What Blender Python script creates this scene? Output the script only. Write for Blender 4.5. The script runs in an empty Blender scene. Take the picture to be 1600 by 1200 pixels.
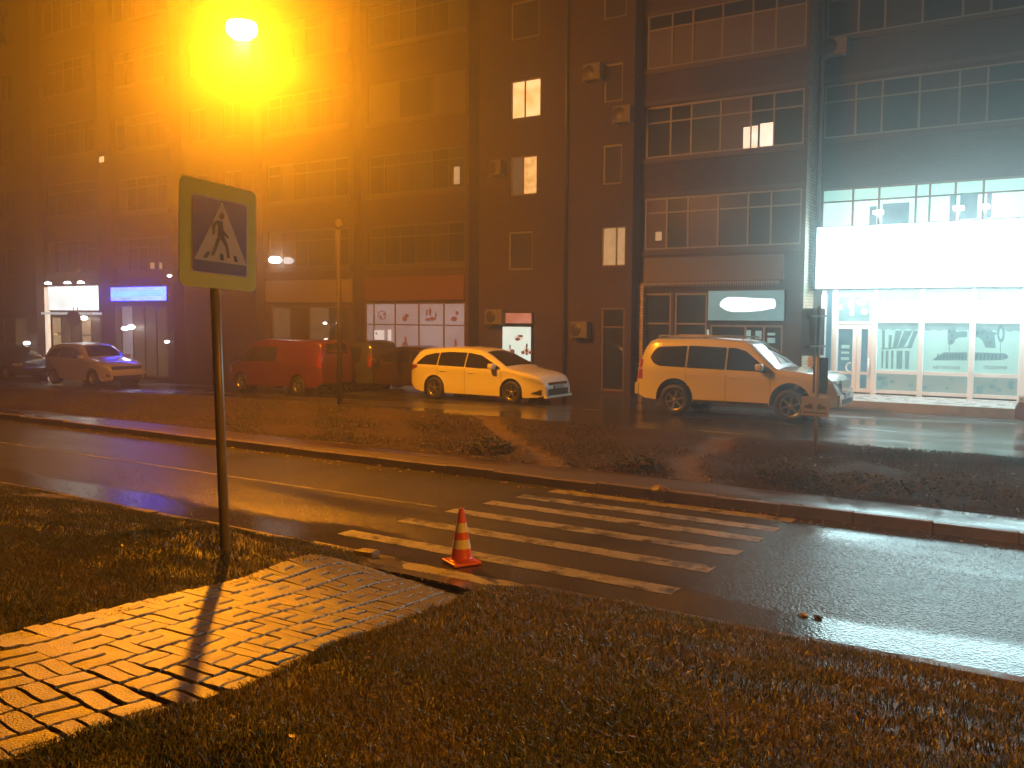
import bpy, bmesh, math, random
import numpy as np
from mathutils import Vector, Matrix
random.seed(7); rng = np.random.default_rng(7)
PI = math.pi
scene = bpy.context.scene
col = scene.collection

# ------------------------------------------------------------------ camera
CAM_H = 2.8
YAW = math.radians(123.4); PITCH = math.atan(105/1450); ROLL = 0.0055; FOC = 1450.0
fwd = Vector((math.cos(YAW)*math.cos(PITCH), math.sin(YAW)*math.cos(PITCH), -math.sin(PITCH)))
r0 = Vector((math.sin(YAW), -math.cos(YAW), 0)); u0 = r0.cross(fwd)
rgt = math.cos(ROLL)*r0 + math.sin(ROLL)*u0
upv = rgt.cross(fwd)
cd = bpy.data.cameras.new('camera'); cam = bpy.data.objects.new('camera', cd); col.objects.link(cam)
cam.matrix_world = Matrix(((rgt.x, upv.x, -fwd.x, 0), (rgt.y, upv.y, -fwd.y, 0), (rgt.z, upv.z, -fwd.z, CAM_H), (0, 0, 0, 1)))
cd.sensor_width = 36; cd.lens = FOC/1600*36; cd.clip_start = .05; cd.clip_end = 2000
scene.camera = cam

# ------------------------------------------------------------------ world, exposure
w = bpy.data.worlds.new('World'); scene.world = w; w.use_nodes = True
nt = w.node_tree; nt.nodes.clear()
sk = nt.nodes.new('ShaderNodeTexSky'); sk.sky_type = 'NISHITA'; sk.sun_disc = False
sk.sun_elevation = math.radians(-3.0); sk.sun_rotation = math.radians(200)
bg = nt.nodes.new('ShaderNodeBackground'); bg.inputs['Strength'].default_value = 0.05
ow = nt.nodes.new('ShaderNodeOutputWorld')
nt.links.new(sk.outputs[0], bg.inputs['Color']); nt.links.new(bg.outputs[0], ow.inputs['Surface'])
scene.view_settings.view_transform = 'Standard'
try: scene.view_settings.look = 'None'
except Exception: pass
scene.view_settings.exposure = 0.0; scene.view_settings.gamma = 1.0
scene.view_settings.use_curve_mapping = False
cy = scene.cycles
cy.use_denoising = True
try: cy.denoiser = 'OPENIMAGEDENOISE'; cy.denoising_input_passes = 'RGB_ALBEDO_NORMAL'
except Exception: pass
cy.max_bounces = 6; cy.diffuse_bounces = 3; cy.glossy_bounces = 4; cy.volume_bounces = 0
cy.sample_clamp_indirect = 6; cy.sample_clamp_direct = 0
cy.caustics_reflective = False; cy.caustics_refractive = False
cy.use_light_tree = True

LAMP_COL = (1.0, 0.315, 0.006)
LAMP_A = Vector((-16.2, 13.9, 9.1)); LAMP_B = Vector((16.0, 4.0, 8.2))
LAMP_A_W = 6600.0; LAMP_A_DOWN = 4000.0; LAMP_B_W = 16500.0
HAZE = 0.011

# ------------------------------------------------------------------ helpers
def tag(o, label=None, cat=None, group=None, kind=None):
    if label: o['label'] = label
    if cat: o['category'] = cat
    if group: o['group'] = group
    if kind: o['kind'] = kind
    return o
def empty(name, loc=(0, 0, 0), rz=0):
    o = bpy.data.objects.new(name, None); col.objects.link(o); o.location = loc; o.rotation_euler = (0, 0, rz)
    o.empty_display_size = .2
    return o
def newobj(name, me, parent=None):
    o = bpy.data.objects.new(name, me); col.objects.link(o)
    if parent is not None: o.parent = parent
    return o
def bobj(name, bm, mats, parent=None, smooth=False):
    me = bpy.data.meshes.new(name)
    bmesh.ops.recalc_face_normals(bm, faces=bm.faces)
    bm.to_mesh(me); bm.free()
    for m in (mats if isinstance(mats, (list, tuple)) else [mats]): me.materials.append(m)
    if smooth:
        for p in me.polygons: p.use_smooth = True
    return newobj(name, me, parent)
def nb(): return bmesh.new()
def box(bm, x0, x1, y0, y1, z0, z1, mi=0, bev=0):
    vs = [bm.verts.new((x, y, z)) for x in (x0, x1) for y in (y0, y1) for z in (z0, z1)]
    fs = [(0, 1, 3, 2), (4, 6, 7, 5), (0, 4, 5, 1), (2, 3, 7, 6), (0, 2, 6, 4), (1, 5, 7, 3)]
    faces = []
    for f in fs:
        fc = bm.faces.new([vs[i] for i in f]); fc.material_index = mi; faces.append(fc)
    if bev > 0:
        es = list({e for f in faces for e in f.edges})
        bmesh.ops.bevel(bm, geom=es, offset=bev, segments=2, affect='EDGES', profile=.5)
    return vs
def cyl(bm, p0, p1, r0_, r1_=None, n=12, mi=0, cap=True):
    if r1_ is None: r1_ = r0_
    p0 = Vector(p0); p1 = Vector(p1); d = (p1-p0).normalized()
    a = d.orthogonal().normalized(); b = d.cross(a)
    A = [bm.verts.new(p0+(a*math.cos(2*PI*i/n)+b*math.sin(2*PI*i/n))*r0_) for i in range(n)]
    B = [bm.verts.new(p1+(a*math.cos(2*PI*i/n)+b*math.sin(2*PI*i/n))*r1_) for i in range(n)]
    for i in range(n):
        f = bm.faces.new((A[i], A[(i+1) % n], B[(i+1) % n], B[i])); f.material_index = mi; f.smooth = True
    if cap:
        bm.faces.new(A[::-1]).material_index = mi; bm.faces.new(B).material_index = mi
def lathe(bm, prof, c=(0, 0, 0), axis='z', n=24, mi=0, smooth=True):
    rings = []
    for r, h in prof:
        ring = []
        for i in range(n):
            a = 2*PI*i/n; u, v = r*math.cos(a), r*math.sin(a)
            p = (u, v, h) if axis == 'z' else ((u, h, v) if axis == 'y' else (h, u, v))
            ring.append(bm.verts.new((c[0]+p[0], c[1]+p[1], c[2]+p[2])))
        rings.append(ring)
    for A, B in zip(rings, rings[1:]):
        for i in range(n):
            f = bm.faces.new((A[i], A[(i+1) % n], B[(i+1) % n], B[i])); f.material_index = mi; f.smooth = smooth
    return rings
def poly_y(bm, pts, y, th=.0, mi=0):
    """polygon in the X-Z plane at y, thickness th towards -y"""
    A = [bm.verts.new((p[0], y-th, p[1])) for p in pts]
    f = bm.faces.new(A); f.material_index = mi
    if th > 0:
        B = [bm.verts.new((p[0], y, p[1])) for p in pts]
        n = len(pts)
        for i in range(n):
            bm.faces.new((A[i], A[(i+1) % n], B[(i+1) % n], B[i])).material_index = mi

# ------------------------------------------------------------------ materials
def mat(name, c, rough=.6, metal=0, var=.12, scale=6, bump=0, bscale=40, bdist=.02, emit=None, es=0, coat=0, rvar=0, spec=.5, trans=0, rscale=3, crough=.06):
    m = bpy.data.materials.new(name); m.use_nodes = True
    N = m.node_tree.nodes; L = m.node_tree.links; b = N['Principled BSDF']
    tc = N.new('ShaderNodeTexCoord')
    no = N.new('ShaderNodeTexNoise'); no.inputs['Scale'].default_value = scale; no.inputs['Detail'].default_value = 4
    L.new(tc.outputs['Object'], no.inputs['Vector'])
    mx = N.new('ShaderNodeMix'); mx.data_type = 'RGBA'
    mx.inputs[6].default_value = (*[x*(1-var) for x in c], 1); mx.inputs[7].default_value = (*[min(1, x*(1+var)) for x in c], 1)
    L.new(no.outputs['Fac'], mx.inputs[0]); L.new(mx.outputs[2], b.inputs['Base Color'])
    b.inputs['Roughness'].default_value = rough; b.inputs['Metallic'].default_value = metal
    b.inputs['Specular IOR Level'].default_value = spec
    b.inputs['Coat Weight'].default_value = coat; b.inputs['Coat Roughness'].default_value = crough
    b.inputs['Transmission Weight'].default_value = trans
    if rvar:
        n2 = N.new('ShaderNodeTexNoise'); n2.inputs['Scale'].default_value = rscale; n2.inputs['Detail'].default_value = 5
        L.new(tc.outputs['Object'], n2.inputs['Vector'])
        mr = N.new('ShaderNodeMapRange'); mr.inputs[1].default_value = .35; mr.inputs[2].default_value = .65
        mr.inputs[3].default_value = max(.02, rough-rvar); mr.inputs[4].default_value = rough+rvar
        L.new(n2.outputs['Fac'], mr.inputs[0]); L.new(mr.outputs[0], b.inputs['Roughness'])
    if bump:
        n3 = N.new('ShaderNodeTexNoise'); n3.inputs['Scale'].default_value = bscale; n3.inputs['Detail'].default_value = 6
        L.new(tc.outputs['Object'], n3.inputs['Vector'])
        bp = N.new('ShaderNodeBump'); bp.inputs['Strength'].default_value = bump; bp.inputs['Distance'].default_value = bdist
        L.new(n3.outputs['Fac'], bp.inputs['Height']); L.new(bp.outputs[0], b.inputs['Normal'])
        if coat: L.new(bp.outputs[0], b.inputs['Coat Normal'])
    if emit:
        b.inputs['Emission Color'].default_value = (*emit, 1); b.inputs['Emission Strength'].default_value = es
    return m
def glow_mat(name, c, s, c2=None, scale=1.5, lo=.35, hi=.65, c1s=1.0):
    """something lit from behind, inside or in front: uneven emission between two colours"""
    m = mat(name, tuple(min(.8, x*.5) for x in c), .5, var=.02)
    N = m.node_tree.nodes; L = m.node_tree.links; b = N['Principled BSDF']
    tc = [n for n in N if n.type == 'TEX_COORD'][0]
    no = N.new('ShaderNodeTexNoise'); no.inputs['Scale'].default_value = scale; no.inputs['Detail'].default_value = 3
    L.new(tc.outputs['Object'], no.inputs['Vector'])
    mr = N.new('ShaderNodeMapRange'); mr.inputs[1].default_value = lo; mr.inputs[2].default_value = hi
    L.new(no.outputs['Fac'], mr.inputs[0])
    mx = N.new('ShaderNodeMix'); mx.data_type = 'RGBA'
    c2 = c2 or tuple(x*.7 for x in c)
    mx.inputs[6].default_value = (*c, 1); mx.inputs[7].default_value = (*c2, 1)
    L.new(mr.outputs[0], mx.inputs[0]); L.new(mx.outputs[2], b.inputs['Emission Color'])
    b.inputs['Emission Strength'].default_value = s
    return m

def wet_asphalt(name, base, r_lo, r_hi, bump, puddle=.5, bs=38, bd=.0045, gutter=False):
    m = bpy.data.materials.new(name); m.use_nodes = True
    N = m.node_tree.nodes; L = m.node_tree.links; b = N['Principled BSDF']
    tc = N.new('ShaderNodeTexCoord')
    def noise(s, d=5, sx=1, sy=1):
        mp = N.new('ShaderNodeMapping'); mp.inputs['Scale'].default_value = (sx, sy, 1)
        L.new(tc.outputs['Object'], mp.inputs[0])
        n = N.new('ShaderNodeTexNoise'); n.inputs['Scale'].default_value = s; n.inputs['Detail'].default_value = d
        L.new(mp.outputs[0], n.inputs['Vector']); return n.outputs['Fac']
    def mr(x, a, b_, c, d):
        k = N.new('ShaderNodeMapRange'); k.inputs[1].default_value = a; k.inputs[2].default_value = b_; k.inputs[3].default_value = c; k.inputs[4].default_value = d
        L.new(x, k.inputs[0]); return k.outputs[0]
    # worn wheel tracks and damp patches run along the road (X)
    big = noise(.55, 4, .22, 1)
    wet = mr(big, puddle-.06, puddle+.1, 0, 1)
    if gutter:
        sp = N.new('ShaderNodeSeparateXYZ'); L.new(tc.outputs['Object'], sp.inputs[0])
        wob = noise(1.1, 3, .5, 1); ya = N.new('ShaderNodeMath'); ya.operation = 'MULTIPLY_ADD'; L.new(wob, ya.inputs[0]); ya.inputs[1].default_value = .9; L.new(sp.outputs[1], ya.inputs[2])
        g1 = mr(ya.outputs[0], 9.45, 9.2, 0, 1)
        mxm = N.new('ShaderNodeMath'); mxm.operation = 'MAXIMUM'; L.new(g1, mxm.inputs[0]); L.new(wet, mxm.inputs[1]); wet = mxm.outputs[0]
    vor = N.new('ShaderNodeTexVoronoi'); vor.inputs['Scale'].default_value = bs; L.new(tc.outputs['Object'], vor.inputs['Vector'])
    fine = noise(bs*1.2, 4)
    add = N.new('ShaderNodeMath'); add.operation = 'ADD'; L.new(vor.outputs['Distance'], add.inputs[0]); L.new(fine, add.inputs[1])
    med = noise(7, 3)
    add2 = N.new('ShaderNodeMath'); add2.operation = 'MULTIPLY_ADD'; L.new(med, add2.inputs[0]); add2.inputs[1].default_value = .9; L.new(add.outputs[0], add2.inputs[2])
    bp = N.new('ShaderNodeBump'); bp.inputs['Distance'].default_value = bd
    L.new(add2.outputs[0], bp.inputs['Height']); L.new(mr(wet, 0, 1, bump, bump*.25), bp.inputs['Strength'])
    L.new(bp.outputs[0], b.inputs['Normal'])
    cn = noise(18, 6); mx = N.new('ShaderNodeMix'); mx.data_type = 'RGBA'
    mx.inputs[6].default_value = (*[x*.6 for x in base], 1); mx.inputs[7].default_value = (*[x*1.35 for x in base], 1)
    L.new(cn, mx.inputs[0]); L.new(mx.outputs[2], b.inputs['Base Color'])
    L.new(mr(wet, 0, 1, r_hi, r_lo), b.inputs['Roughness'])
    b.inputs['Specular IOR Level'].default_value = .9
    return m

M = {}
M['asphalt'] = wet_asphalt('wet_asphalt', (.07, .066, .062), .10, .26, .9, .60, 34, .008, True)
M['asphalt_lot'] = wet_asphalt('wet_asphalt_lot', (.05, .047, .045), .10, .32, .6, .48, 40)
M['puddle_strip'] = wet_asphalt('wet_dirt_strip', (.06, .042, .028), .04, .5, .6, .52, 30)
M['paint'] = mat('road_paint', (.34, .33, .30), .35, var=.3, scale=14, bump=.5, bscale=90, rvar=.15)
M['paint_line'] = mat('road_line_paint', (.22, .21, .19), .4, var=.35, scale=10, bump=.4, bscale=90)
def wear(m, dark, lo, hi, sc):
    N = m.node_tree.nodes; L = m.node_tree.links; b = N['Principled BSDF']; src = b.inputs['Base Color'].links[0].from_socket
    tc = [n for n in N if n.type == 'TEX_COORD'][0]
    n = N.new('ShaderNodeTexNoise'); n.inputs['Scale'].default_value = sc; n.inputs['Detail'].default_value = 9; n.inputs['Roughness'].default_value = .7; L.new(tc.outputs['Object'], n.inputs['Vector'])
    r = N.new('ShaderNodeMapRange'); r.inputs[1].default_value = lo; r.inputs[2].default_value = hi; L.new(n.outputs['Fac'], r.inputs[0])
    x = N.new('ShaderNodeMix'); x.data_type = 'RGBA'; L.new(r.outputs[0], x.inputs[0]); L.new(src, x.inputs[6]); x.inputs[7].default_value = (*dark, 1); L.new(x.outputs[2], b.inputs['Base Color'])
wear(M['paint'], (.07, .066, .062), .50, .60, 2.6); wear(M['paint_line'], (.07, .066, .062), .48, .58, 2.2)
wear(M['asphalt'], (.04, .038, .036), .50, .62, .8)
M['kerb'] = mat('kerb_concrete', (.16, .13, .11), .45, var=.3, scale=5, bump=.6, bscale=30, rvar=.2)
M['paver'] = mat('paver_concrete', (.06, .05, .04), .44, var=.35, scale=4, bump=1, bscale=90, bdist=.006, rvar=.08, rscale=8, coat=1.0, crough=.37, spec=.9)
M['dirt'] = mat('dark_soil', (.045, .03, .018), .6, var=.4, scale=9, bump=.9, bscale=30, rvar=.25)
M['trail'] = mat('trodden_soil', (.085, .055, .032), .5, var=.3, scale=5, bump=.8, bscale=25, rvar=.2)
M['verge_soil'] = mat('verge_soil', (.045, .03, .018), .8, var=.4, scale=9, bump=.9, bscale=30, rvar=.1, spec=.2)
_N = M['verge_soil'].node_tree.nodes; _L = M['verge_soil'].node_tree.links; _b = _N['Principled BSDF']; _s = _b.inputs['Base Color'].links[0].from_socket
_a = _N.new('ShaderNodeAttribute'); _a.attribute_name = 'worn'; _m = _N.new('ShaderNodeMix'); _m.data_type = 'RGBA'
_L.new(_a.outputs['Fac'], _m.inputs[0]); _L.new(_s, _m.inputs[6]); _m.inputs[7].default_value = (.10, .072, .045, 1); _L.new(_m.outputs[2], _b.inputs['Base Color'])
M['brick'] = mat('dark_brick', (.055, .032, .025), .8, var=.38, scale=.7, bump=.2, bscale=20)
M['brick_signlit'] = mat('pale_brick_painted_signlight', (.42, .33, .23), .8, var=.15, scale=2)  # pale brick with the shop sign's light put into its colour
M['plaster'] = mat('grey_plaster', (.08, .06, .05), .8, var=.15, scale=1.2)
M['panel'] = mat('grey_panel', (.13, .115, .10), .7, var=.1, scale=1.5)
M['frame_w'] = mat('window_frame_white', (.24, .215, .185), .5, var=.1)
M['frame_d'] = mat('window_frame_dark', (.16, .12, .09), .5, var=.1)
M['frame_l'] = mat('window_frame_grey', (.085, .07, .058), .55, var=.15)
M['glass'] = mat('dark_glass', (.022, .026, .03), .05, var=.3, scale=.5)
M['curtain_a'] = mat('beige_curtained_glass', (.11, .085, .06), .04, var=.3, scale=3)
M['curtain_b'] = mat('blue_curtained_glass', (.05, .065, .07), .04, var=.3, scale=3)
M['glass_pale'] = mat('curtained_glass', (.05, .045, .040), .07, var=.35, scale=1.1)
M['steel'] = mat('galvanised_steel', (.30, .28, .26), .42, metal=.35, var=.2, scale=12, rvar=.1)
M['dark_metal'] = mat('dark_metal', (.05, .045, .045), .45, metal=.3)
M['concrete'] = mat('step_concrete', (.42, .41, .40), .35, var=.2, scale=3, bump=.3, rvar=.2)
M['rubber'] = mat('tyre_rubber', (.018, .017, .016), .6)
M['sign_grey'] = mat('blank_plate', (.26, .26, .26), .4)
M['rim'] = mat('wheel_rim', (.35, .33, .31), .3, metal=.85)
M['black'] = mat('black_trim', (.015, .014, .014), .5)
M['carglass'] = mat('car_glass', (.012, .012, .012), .06, var=.1, spec=.6)
M['chrome'] = mat('chrome', (.5, .5, .5), .12, metal=1)
M['lens'] = mat('lamp_lens', (.5, .52, .55), .08, var=.2, coat=1)
M['redlens'] = mat('red_lens', (.25, .012, .01), .15, coat=1)

def brick_texture(m, sc=1.0, mort=(.2, .17, .14)):
    N = m.node_tree.nodes; L = m.node_tree.links; b = N['Principled BSDF']
    base = b.inputs['Base Color'].links[0].from_socket
    tc = [n for n in N if n.type == 'TEX_COORD'][0]
    mp = N.new('ShaderNodeMapping'); mp.inputs['Rotation'].default_value = (PI/2, 0, 0)
    L.new(tc.outputs['Object'], mp.inputs[0])
    sx = N.new('ShaderNodeSeparateXYZ'); L.new(tc.outputs['Object'], sx.inputs[0])
    ad = N.new('ShaderNodeMath'); L.new(sx.outputs[0], ad.inputs[0]); L.new(sx.outputs[1], ad.inputs[1])
    cx = N.new('ShaderNodeCombineXYZ'); L.new(ad.outputs[0], cx.inputs[0]); L.new(sx.outputs[2], cx.inputs[1])
    br = N.new('ShaderNodeTexBrick'); br.inputs['Scale'].default_value = 1
    br.inputs['Brick Width'].default_value = .26*sc; br.inputs['Row Height'].default_value = .088*sc; br.inputs['Mortar Size'].default_value = .010*sc
    br.inputs['Color1'].default_value = (.8, .8, .8, 1); br.inputs['Color2'].default_value = (1.15, 1.15, 1.15, 1); br.inputs['Mortar'].default_value = (.45, .45, .45, 1)
    L.new(cx.outputs[0], br.inputs['Vector'])
    mu = N.new('ShaderNodeMix'); mu.data_type = 'RGBA'; mu.blend_type = 'MULTIPLY'; mu.inputs[0].default_value = 1
    L.new(base, mu.inputs[6]); L.new(br.outputs['Color'], mu.inputs[7]); L.new(mu.outputs[2], b.inputs['Base Color'])
brick_texture(M['brick']); brick_texture(M['brick_signlit'])

# ------------------------------------------------------------------ ground shapes
def sm(t): t = min(1, max(0, t)); return t*t*(3-2*t)
def z_near(X, Y):
    # trodden plateau behind, a bank falling to the near road edge, a low mound round the sign pole
    e = .1; a = 1.32; b = .05 + (7.9-Y)*.25
    a += .07*max(-1.5, min(3, 2.3-Y))
    z = -e*math.log(math.exp(-a/e)+math.exp(-b/e)) if b > -2 else b
    z = max(z, .05-.0*Y) if Y > 7.9 else z
    d2 = ((X+6.1)/1.0)**2 + ((Y-4.95)/.9)**2
    z += .23*math.exp(-d2)*sm((7.9-Y)/1.5)
    return z
def z_lot(X):
    return .43 - .38*sm((-17-X)/21)
def z_far(X, Y):
    k = sm((Y-14.3)/3.1)
    return .12 + (z_lot(X)-.12)*k + .11*math.exp(-((Y-17.1)/.35)**2)
ROAD_Y0, ROAD_Y1 = 7.9, 13.05

def grid_obj(name, xs, ys, fz, m, parent=None, zoff=0, smooth=True):
    V = np.array([(x, y, fz(x, y)+zoff) for y in ys for x in xs]); nx = len(xs)
    F = [(j*nx+i, j*nx+i+1, (j+1)*nx+i+1, (j+1)*nx+i) for j in range(len(ys)-1) for i in range(nx-1)]
    me = bpy.data.meshes.new(name); me.from_pydata(V.tolist(), [], F); me.materials.append(m)
    if smooth:
        for p in me.polygons: p.use_smooth = True
    return newobj(name, me, parent)
def lin(a, b, n): return list(np.linspace(a, b, n))

g = grid_obj('ground', lin(-78, 40, 5), lin(-28, 38, 5), lambda x, y: -.35, M['dirt']); tag(g, kind='structure')
g = grid_obj('road', lin(-78, 40, 60), lin(ROAD_Y0-.3, ROAD_Y1+.04, 8), lambda x, y: 0, M['asphalt']); tag(g, kind='structure')
def hum(x, y): return .018*math.sin(x*3.1+y*1.7)+.013*math.sin(x*1.3-y*4.1)+.008*math.sin(7.1*x+5.3*y)
def in_path(X, Y): 
    u, v = path_uv(X, Y); return -PW/2 < v < PW/2
# path axis
PA = Vector((-3.6, 1.8)); PW = 1.14
def xc(Y): return -3.6-(.27*(Y-2.2)**1.3 if Y > 2.2 else 0)
def xs_(Y): return -(.351*(Y-2.2)**.3 if Y > 2.2 else 0)
PTAB = [(-3.0, -3.6, 0.0)]
while PTAB[-1][0] < 7.5:
    Y_ = PTAB[-1][0]+.02; X_ = xc(Y_); PTAB.append((Y_, X_, PTAB[-1][2]+math.hypot(.02, X_-PTAB[-1][1])))
def path_uv(X, Y):
    s = xs_(Y); return (Y+3), (X-xc(Y))/math.hypot(1, s)
def path_pt(u, v):
    k = max(0, min(len(PTAB)-2, max(i for i in range(len(PTAB)) if PTAB[i][2] <= u)))
    f = (u-PTAB[k][2])/(PTAB[k+1][2]-PTAB[k][2]); Y_ = PTAB[k][0]+f*(PTAB[k+1][0]-PTAB[k][0]); X_ = PTAB[k][1]+f*(PTAB[k+1][1]-PTAB[k][1])
    s = (xs_(Y_-.15)+xs_(Y_+.15)+xs_(Y_))/3; t = Vector((s, 1)).normalized()
    return Vector((X_, Y_))+Vector((t.y, -t.x))*v, t
xs = lin(-78, -12, 45)+lin(-11.8, 2, 90)+lin(2.4, 40, 20)
ys = lin(-28, -.5, 10)+lin(-.3, 7.98, 60)
def zn(x, y):
    z = z_near(x, y)
    u, v = path_uv(x, y)
    k = sm((abs(v)-PW/2+.0)/.12)
    ap = sm((y-7.05)/.4)*sm((.95-abs(x+5.95))/.3)
    return z + (-.026*(1-k)) - .07*max(-.6, min(.6, v))*(1-k) + hum(x, y)*k*sm((8-y)/.6) - .07*ap
g = grid_obj('near_bank', xs, ys, zn, M['dirt']); tag(g, kind='structure')
xs = lin(-78, -36, 25)+lin(-35.5, 4, 110)+lin(5, 40, 20)
def worn(x, y):
    t = max(0, (y-14.22)/3.25); j = .13*math.sin(x*5+y*3.3)+.1*math.sin(x*11-y*7)
    d1 = abs(x-(-8.5-4.2*t**1.2))-.24+j; d2 = abs(x-(-5.6-.9*math.sin(t*2.5)))-.26+j
    return 1-sm((min(d1, d2)+.15)/.4)
vx = lin(-78, -36, 25)+lin(-35.6, -16, 60)+lin(-15.8, 4, 240)+lin(5, 40, 20)
g = grid_obj('far_verge', vx, lin(14.2, 17.6, 48), lambda x, y: z_far(x, y)+(hum(x*.6, y)*1.3 if 14.4 < y < 17.4 else 0)-.05*worn(x, y)*(14.5 < y < 17.3), M['verge_soil']); tag(g, kind='structure')
ca = g.data.color_attributes.new('worn', 'FLOAT_COLOR', 'POINT')
for i_, v_ in enumerate(g.data.vertices): q_ = worn(v_.co.x, v_.co.y); ca.data[i_].color = (q_, q_, q_, 1)
g = grid_obj('muddy_strip', lin(-78, 40, 60), lin(13.2, 14.3, 6), lambda x, y: .115, M['puddle_strip']); tag(g, kind='structure')
g = grid_obj('parking_lot', xs, lin(17.55, 28.5, 16), lambda x, y: z_lot(x), M['asphalt_lot']); tag(g, kind='structure')
# ------------------------------------------------------------------ road markings
def sheet(name, x0, x1, y0, y1, z, m, nx=12, jag=.012):
    bm = nb(); t = []; b = []
    for i in range(nx+1):
        x = x0+(x1-x0)*i/nx
        b.append(bm.verts.new((x, y0+random.uniform(-jag, jag), z))); t.append(bm.verts.new((x, y1+random.uniform(-jag, jag), z)))
    for i in range(nx): bm.faces.new((b[i], b[i+1], t[i+1], t[i]))
    return bobj(name, bm, m)
cw = empty('crosswalk', (0, 0, 0)); tag(cw, kind='structure')
bars = [(14.25, -7.62), (13.5, -7.8), (12.75, -7.93), (11.87, -8.05), (10.9, -8.2), (9.8, -8.35), (8.9, -7.3)]
for yy, xl in bars:
    y1 = yy*.9032; o = sheet('painted_bar', xl, -3.72, y1-.27 if yy > 9 else y1-.3, y1+.01, .004, M['paint'], 30)
    o.parent = cw
o = sheet('centre_line', -8.35, -20.5, 10.62, 10.70, .004, M['paint_line'], 60); tag(o, kind='structure')
o = sheet('centre_line', -21.2, -40, 10.6, 10.70, .004, M['paint_line'], 60); tag(o, kind='structure')

# kerbs: stones as parts
def kerb(name, y0, y1, z0, ztop, ranges):
    k = empty(name, (0, (y0+y1)/2, 0)); tag(k, kind='structure')
    bm = nb(); box(bm, -.495, .495, -(y1-y0)/2, (y1-y0)/2, z0, ztop, bev=.012)
    me = None
    for (a, b) in ranges:
        x = a
        while x < b:
            if me is None:
                o = bobj('kerb_stone', bm, M['kerb'], k); me = o.data
            else: o = newobj('kerb_stone', me, k)
            o.location = (x+.5, random.uniform(-.008, .008), random.uniform(-.02, .006)); o.rotation_euler = (random.uniform(-.02, .02), random.uniform(-.01, .01), random.uniform(-.012, .012))
            x += 1.0
    return k
kerb('far_kerb', 13.05, 13.2, -.2, .15, [(-60, 12)])
kerb('near_kerb', 7.72, 7.87, -.2, .10, [(-40, -7.0), (-2.4, 10)])

# ------------------------------------------------------------------ paved path, bricks as parts
path = empty('brick_path', (PA.x, PA.y, 0)); tag(path, kind='structure')
def wavy_brick(Lg, Wd, name):
    bm = nb(); pts = []
    a, b = Lg/2-.0025, Wd/2-.002; amp = .0045
    n = 6
    for i in range(n): t = i/n; pts.append((-a+2*a*t, -b+amp*math.sin(t*2*PI)))
    for i in range(3): t = i/3; pts.append((a+amp*math.sin(t*2*PI), -b+2*b*t))
    for i in range(n): t = i/n; pts.append((a-2*a*t, b-amp*math.sin(t*2*PI)))
    for i in range(3): t = i/3; pts.append((-a-amp*math.sin(t*2*PI), b-2*b*t))
    lo = [bm.verts.new((x, y, -.03)) for x, y in pts]
    md = [bm.verts.new((x, y, -.005)) for x, y in pts]
    tp = [bm.verts.new((x*(1-.005/a), y*(1-.006/b), .0)) for x, y in pts]
    N = len(pts)
    for i in range(N):
        j = (i+1) % N
        bm.faces.new((lo[i], lo[j], md[j], md[i])); f = bm.faces.new((md[i], md[j], tp[j], tp[i]))
    bm.faces.new(tp)
    me = bpy.data.meshes.new(name); bmesh.ops.recalc_face_normals(bm, faces=bm.faces); bm.to_mesh(me); bm.free()
    me.materials.append(M['paver']); return me
bme = wavy_brick(.2, .1, 'brick')
cells = []
C = .2
for ci in range(4, 50):
    for cj in range(-3, 3):
        u, v = (ci+.5)*C, (cj+.5)*.2035
        if (ci+cj) % 2:
            cells += [(u, v-.05, 0), (u, v+.05, 0)]
        else:
            cells += [(u-.05, v, PI/2), (u+.05, v, PI/2)]
items = []
for u, v, a in cells:
    P, PD = path_pt(u, v)
    if P.y > 7.0: continue
    z = z_near(P.x, P.y)-.004-.07*v
    e = .05
    nx = -(z_near(P.x+e, P.y)-z_near(P.x-e, P.y))/(2*e); ny = -(z_near(P.x, P.y+e)-z_near(P.x, P.y-e))/(2*e)
    nrm = Vector((nx+.07+random.gauss(0, .018), ny+random.gauss(0, .018), 1)).normalized()
    ang = math.atan2(PD.y, PD.x)+a+random.gauss(0, .006)
    tx = Vector((math.cos(ang), math.sin(ang), 0)); tx = (tx-nrm*tx.dot(nrm)).normalized(); ty = nrm.cross(tx)
    sink = 0 if P.y < 6.0 else -.035*(P.y-6.0)
    mw = Matrix(((tx.x, ty.x, nrm.x, P.x), (tx.y, ty.y, nrm.y, P.y), (tx.z, ty.z, nrm.z, z+random.gauss(0, .0022)+sink), (0, 0, 0, 1)))
    rel = Vector((P.x, P.y, z-CAM_H)); dep = rel.dot(fwd)
    inview = dep > .5 and abs(rel.dot(rgt)/dep) < .58 and rel.dot(upv)/dep > -.44
    items.append((0 if inview else 1, rel.length, mw))
items.sort(key=lambda t: (t[0], t[1]))
inv = Matrix.Translation((-PA.x, -PA.y, 0))
for k, (iv, d, mw) in enumerate(items[:300]):
    o = newobj('brick', bme, path); o.matrix_local = inv @ mw
bm = nb()
for iv, d, mw in items[300:]:
    n0 = len(bm.verts); bm.from_mesh(bme); bm.verts.ensure_lookup_table()
    bmesh.ops.transform(bm, matrix=inv @ mw, verts=bm.verts[n0:])
o = bobj('distant_bricks', bm, M['paver'], path); tag(o, kind='stuff')
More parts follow.
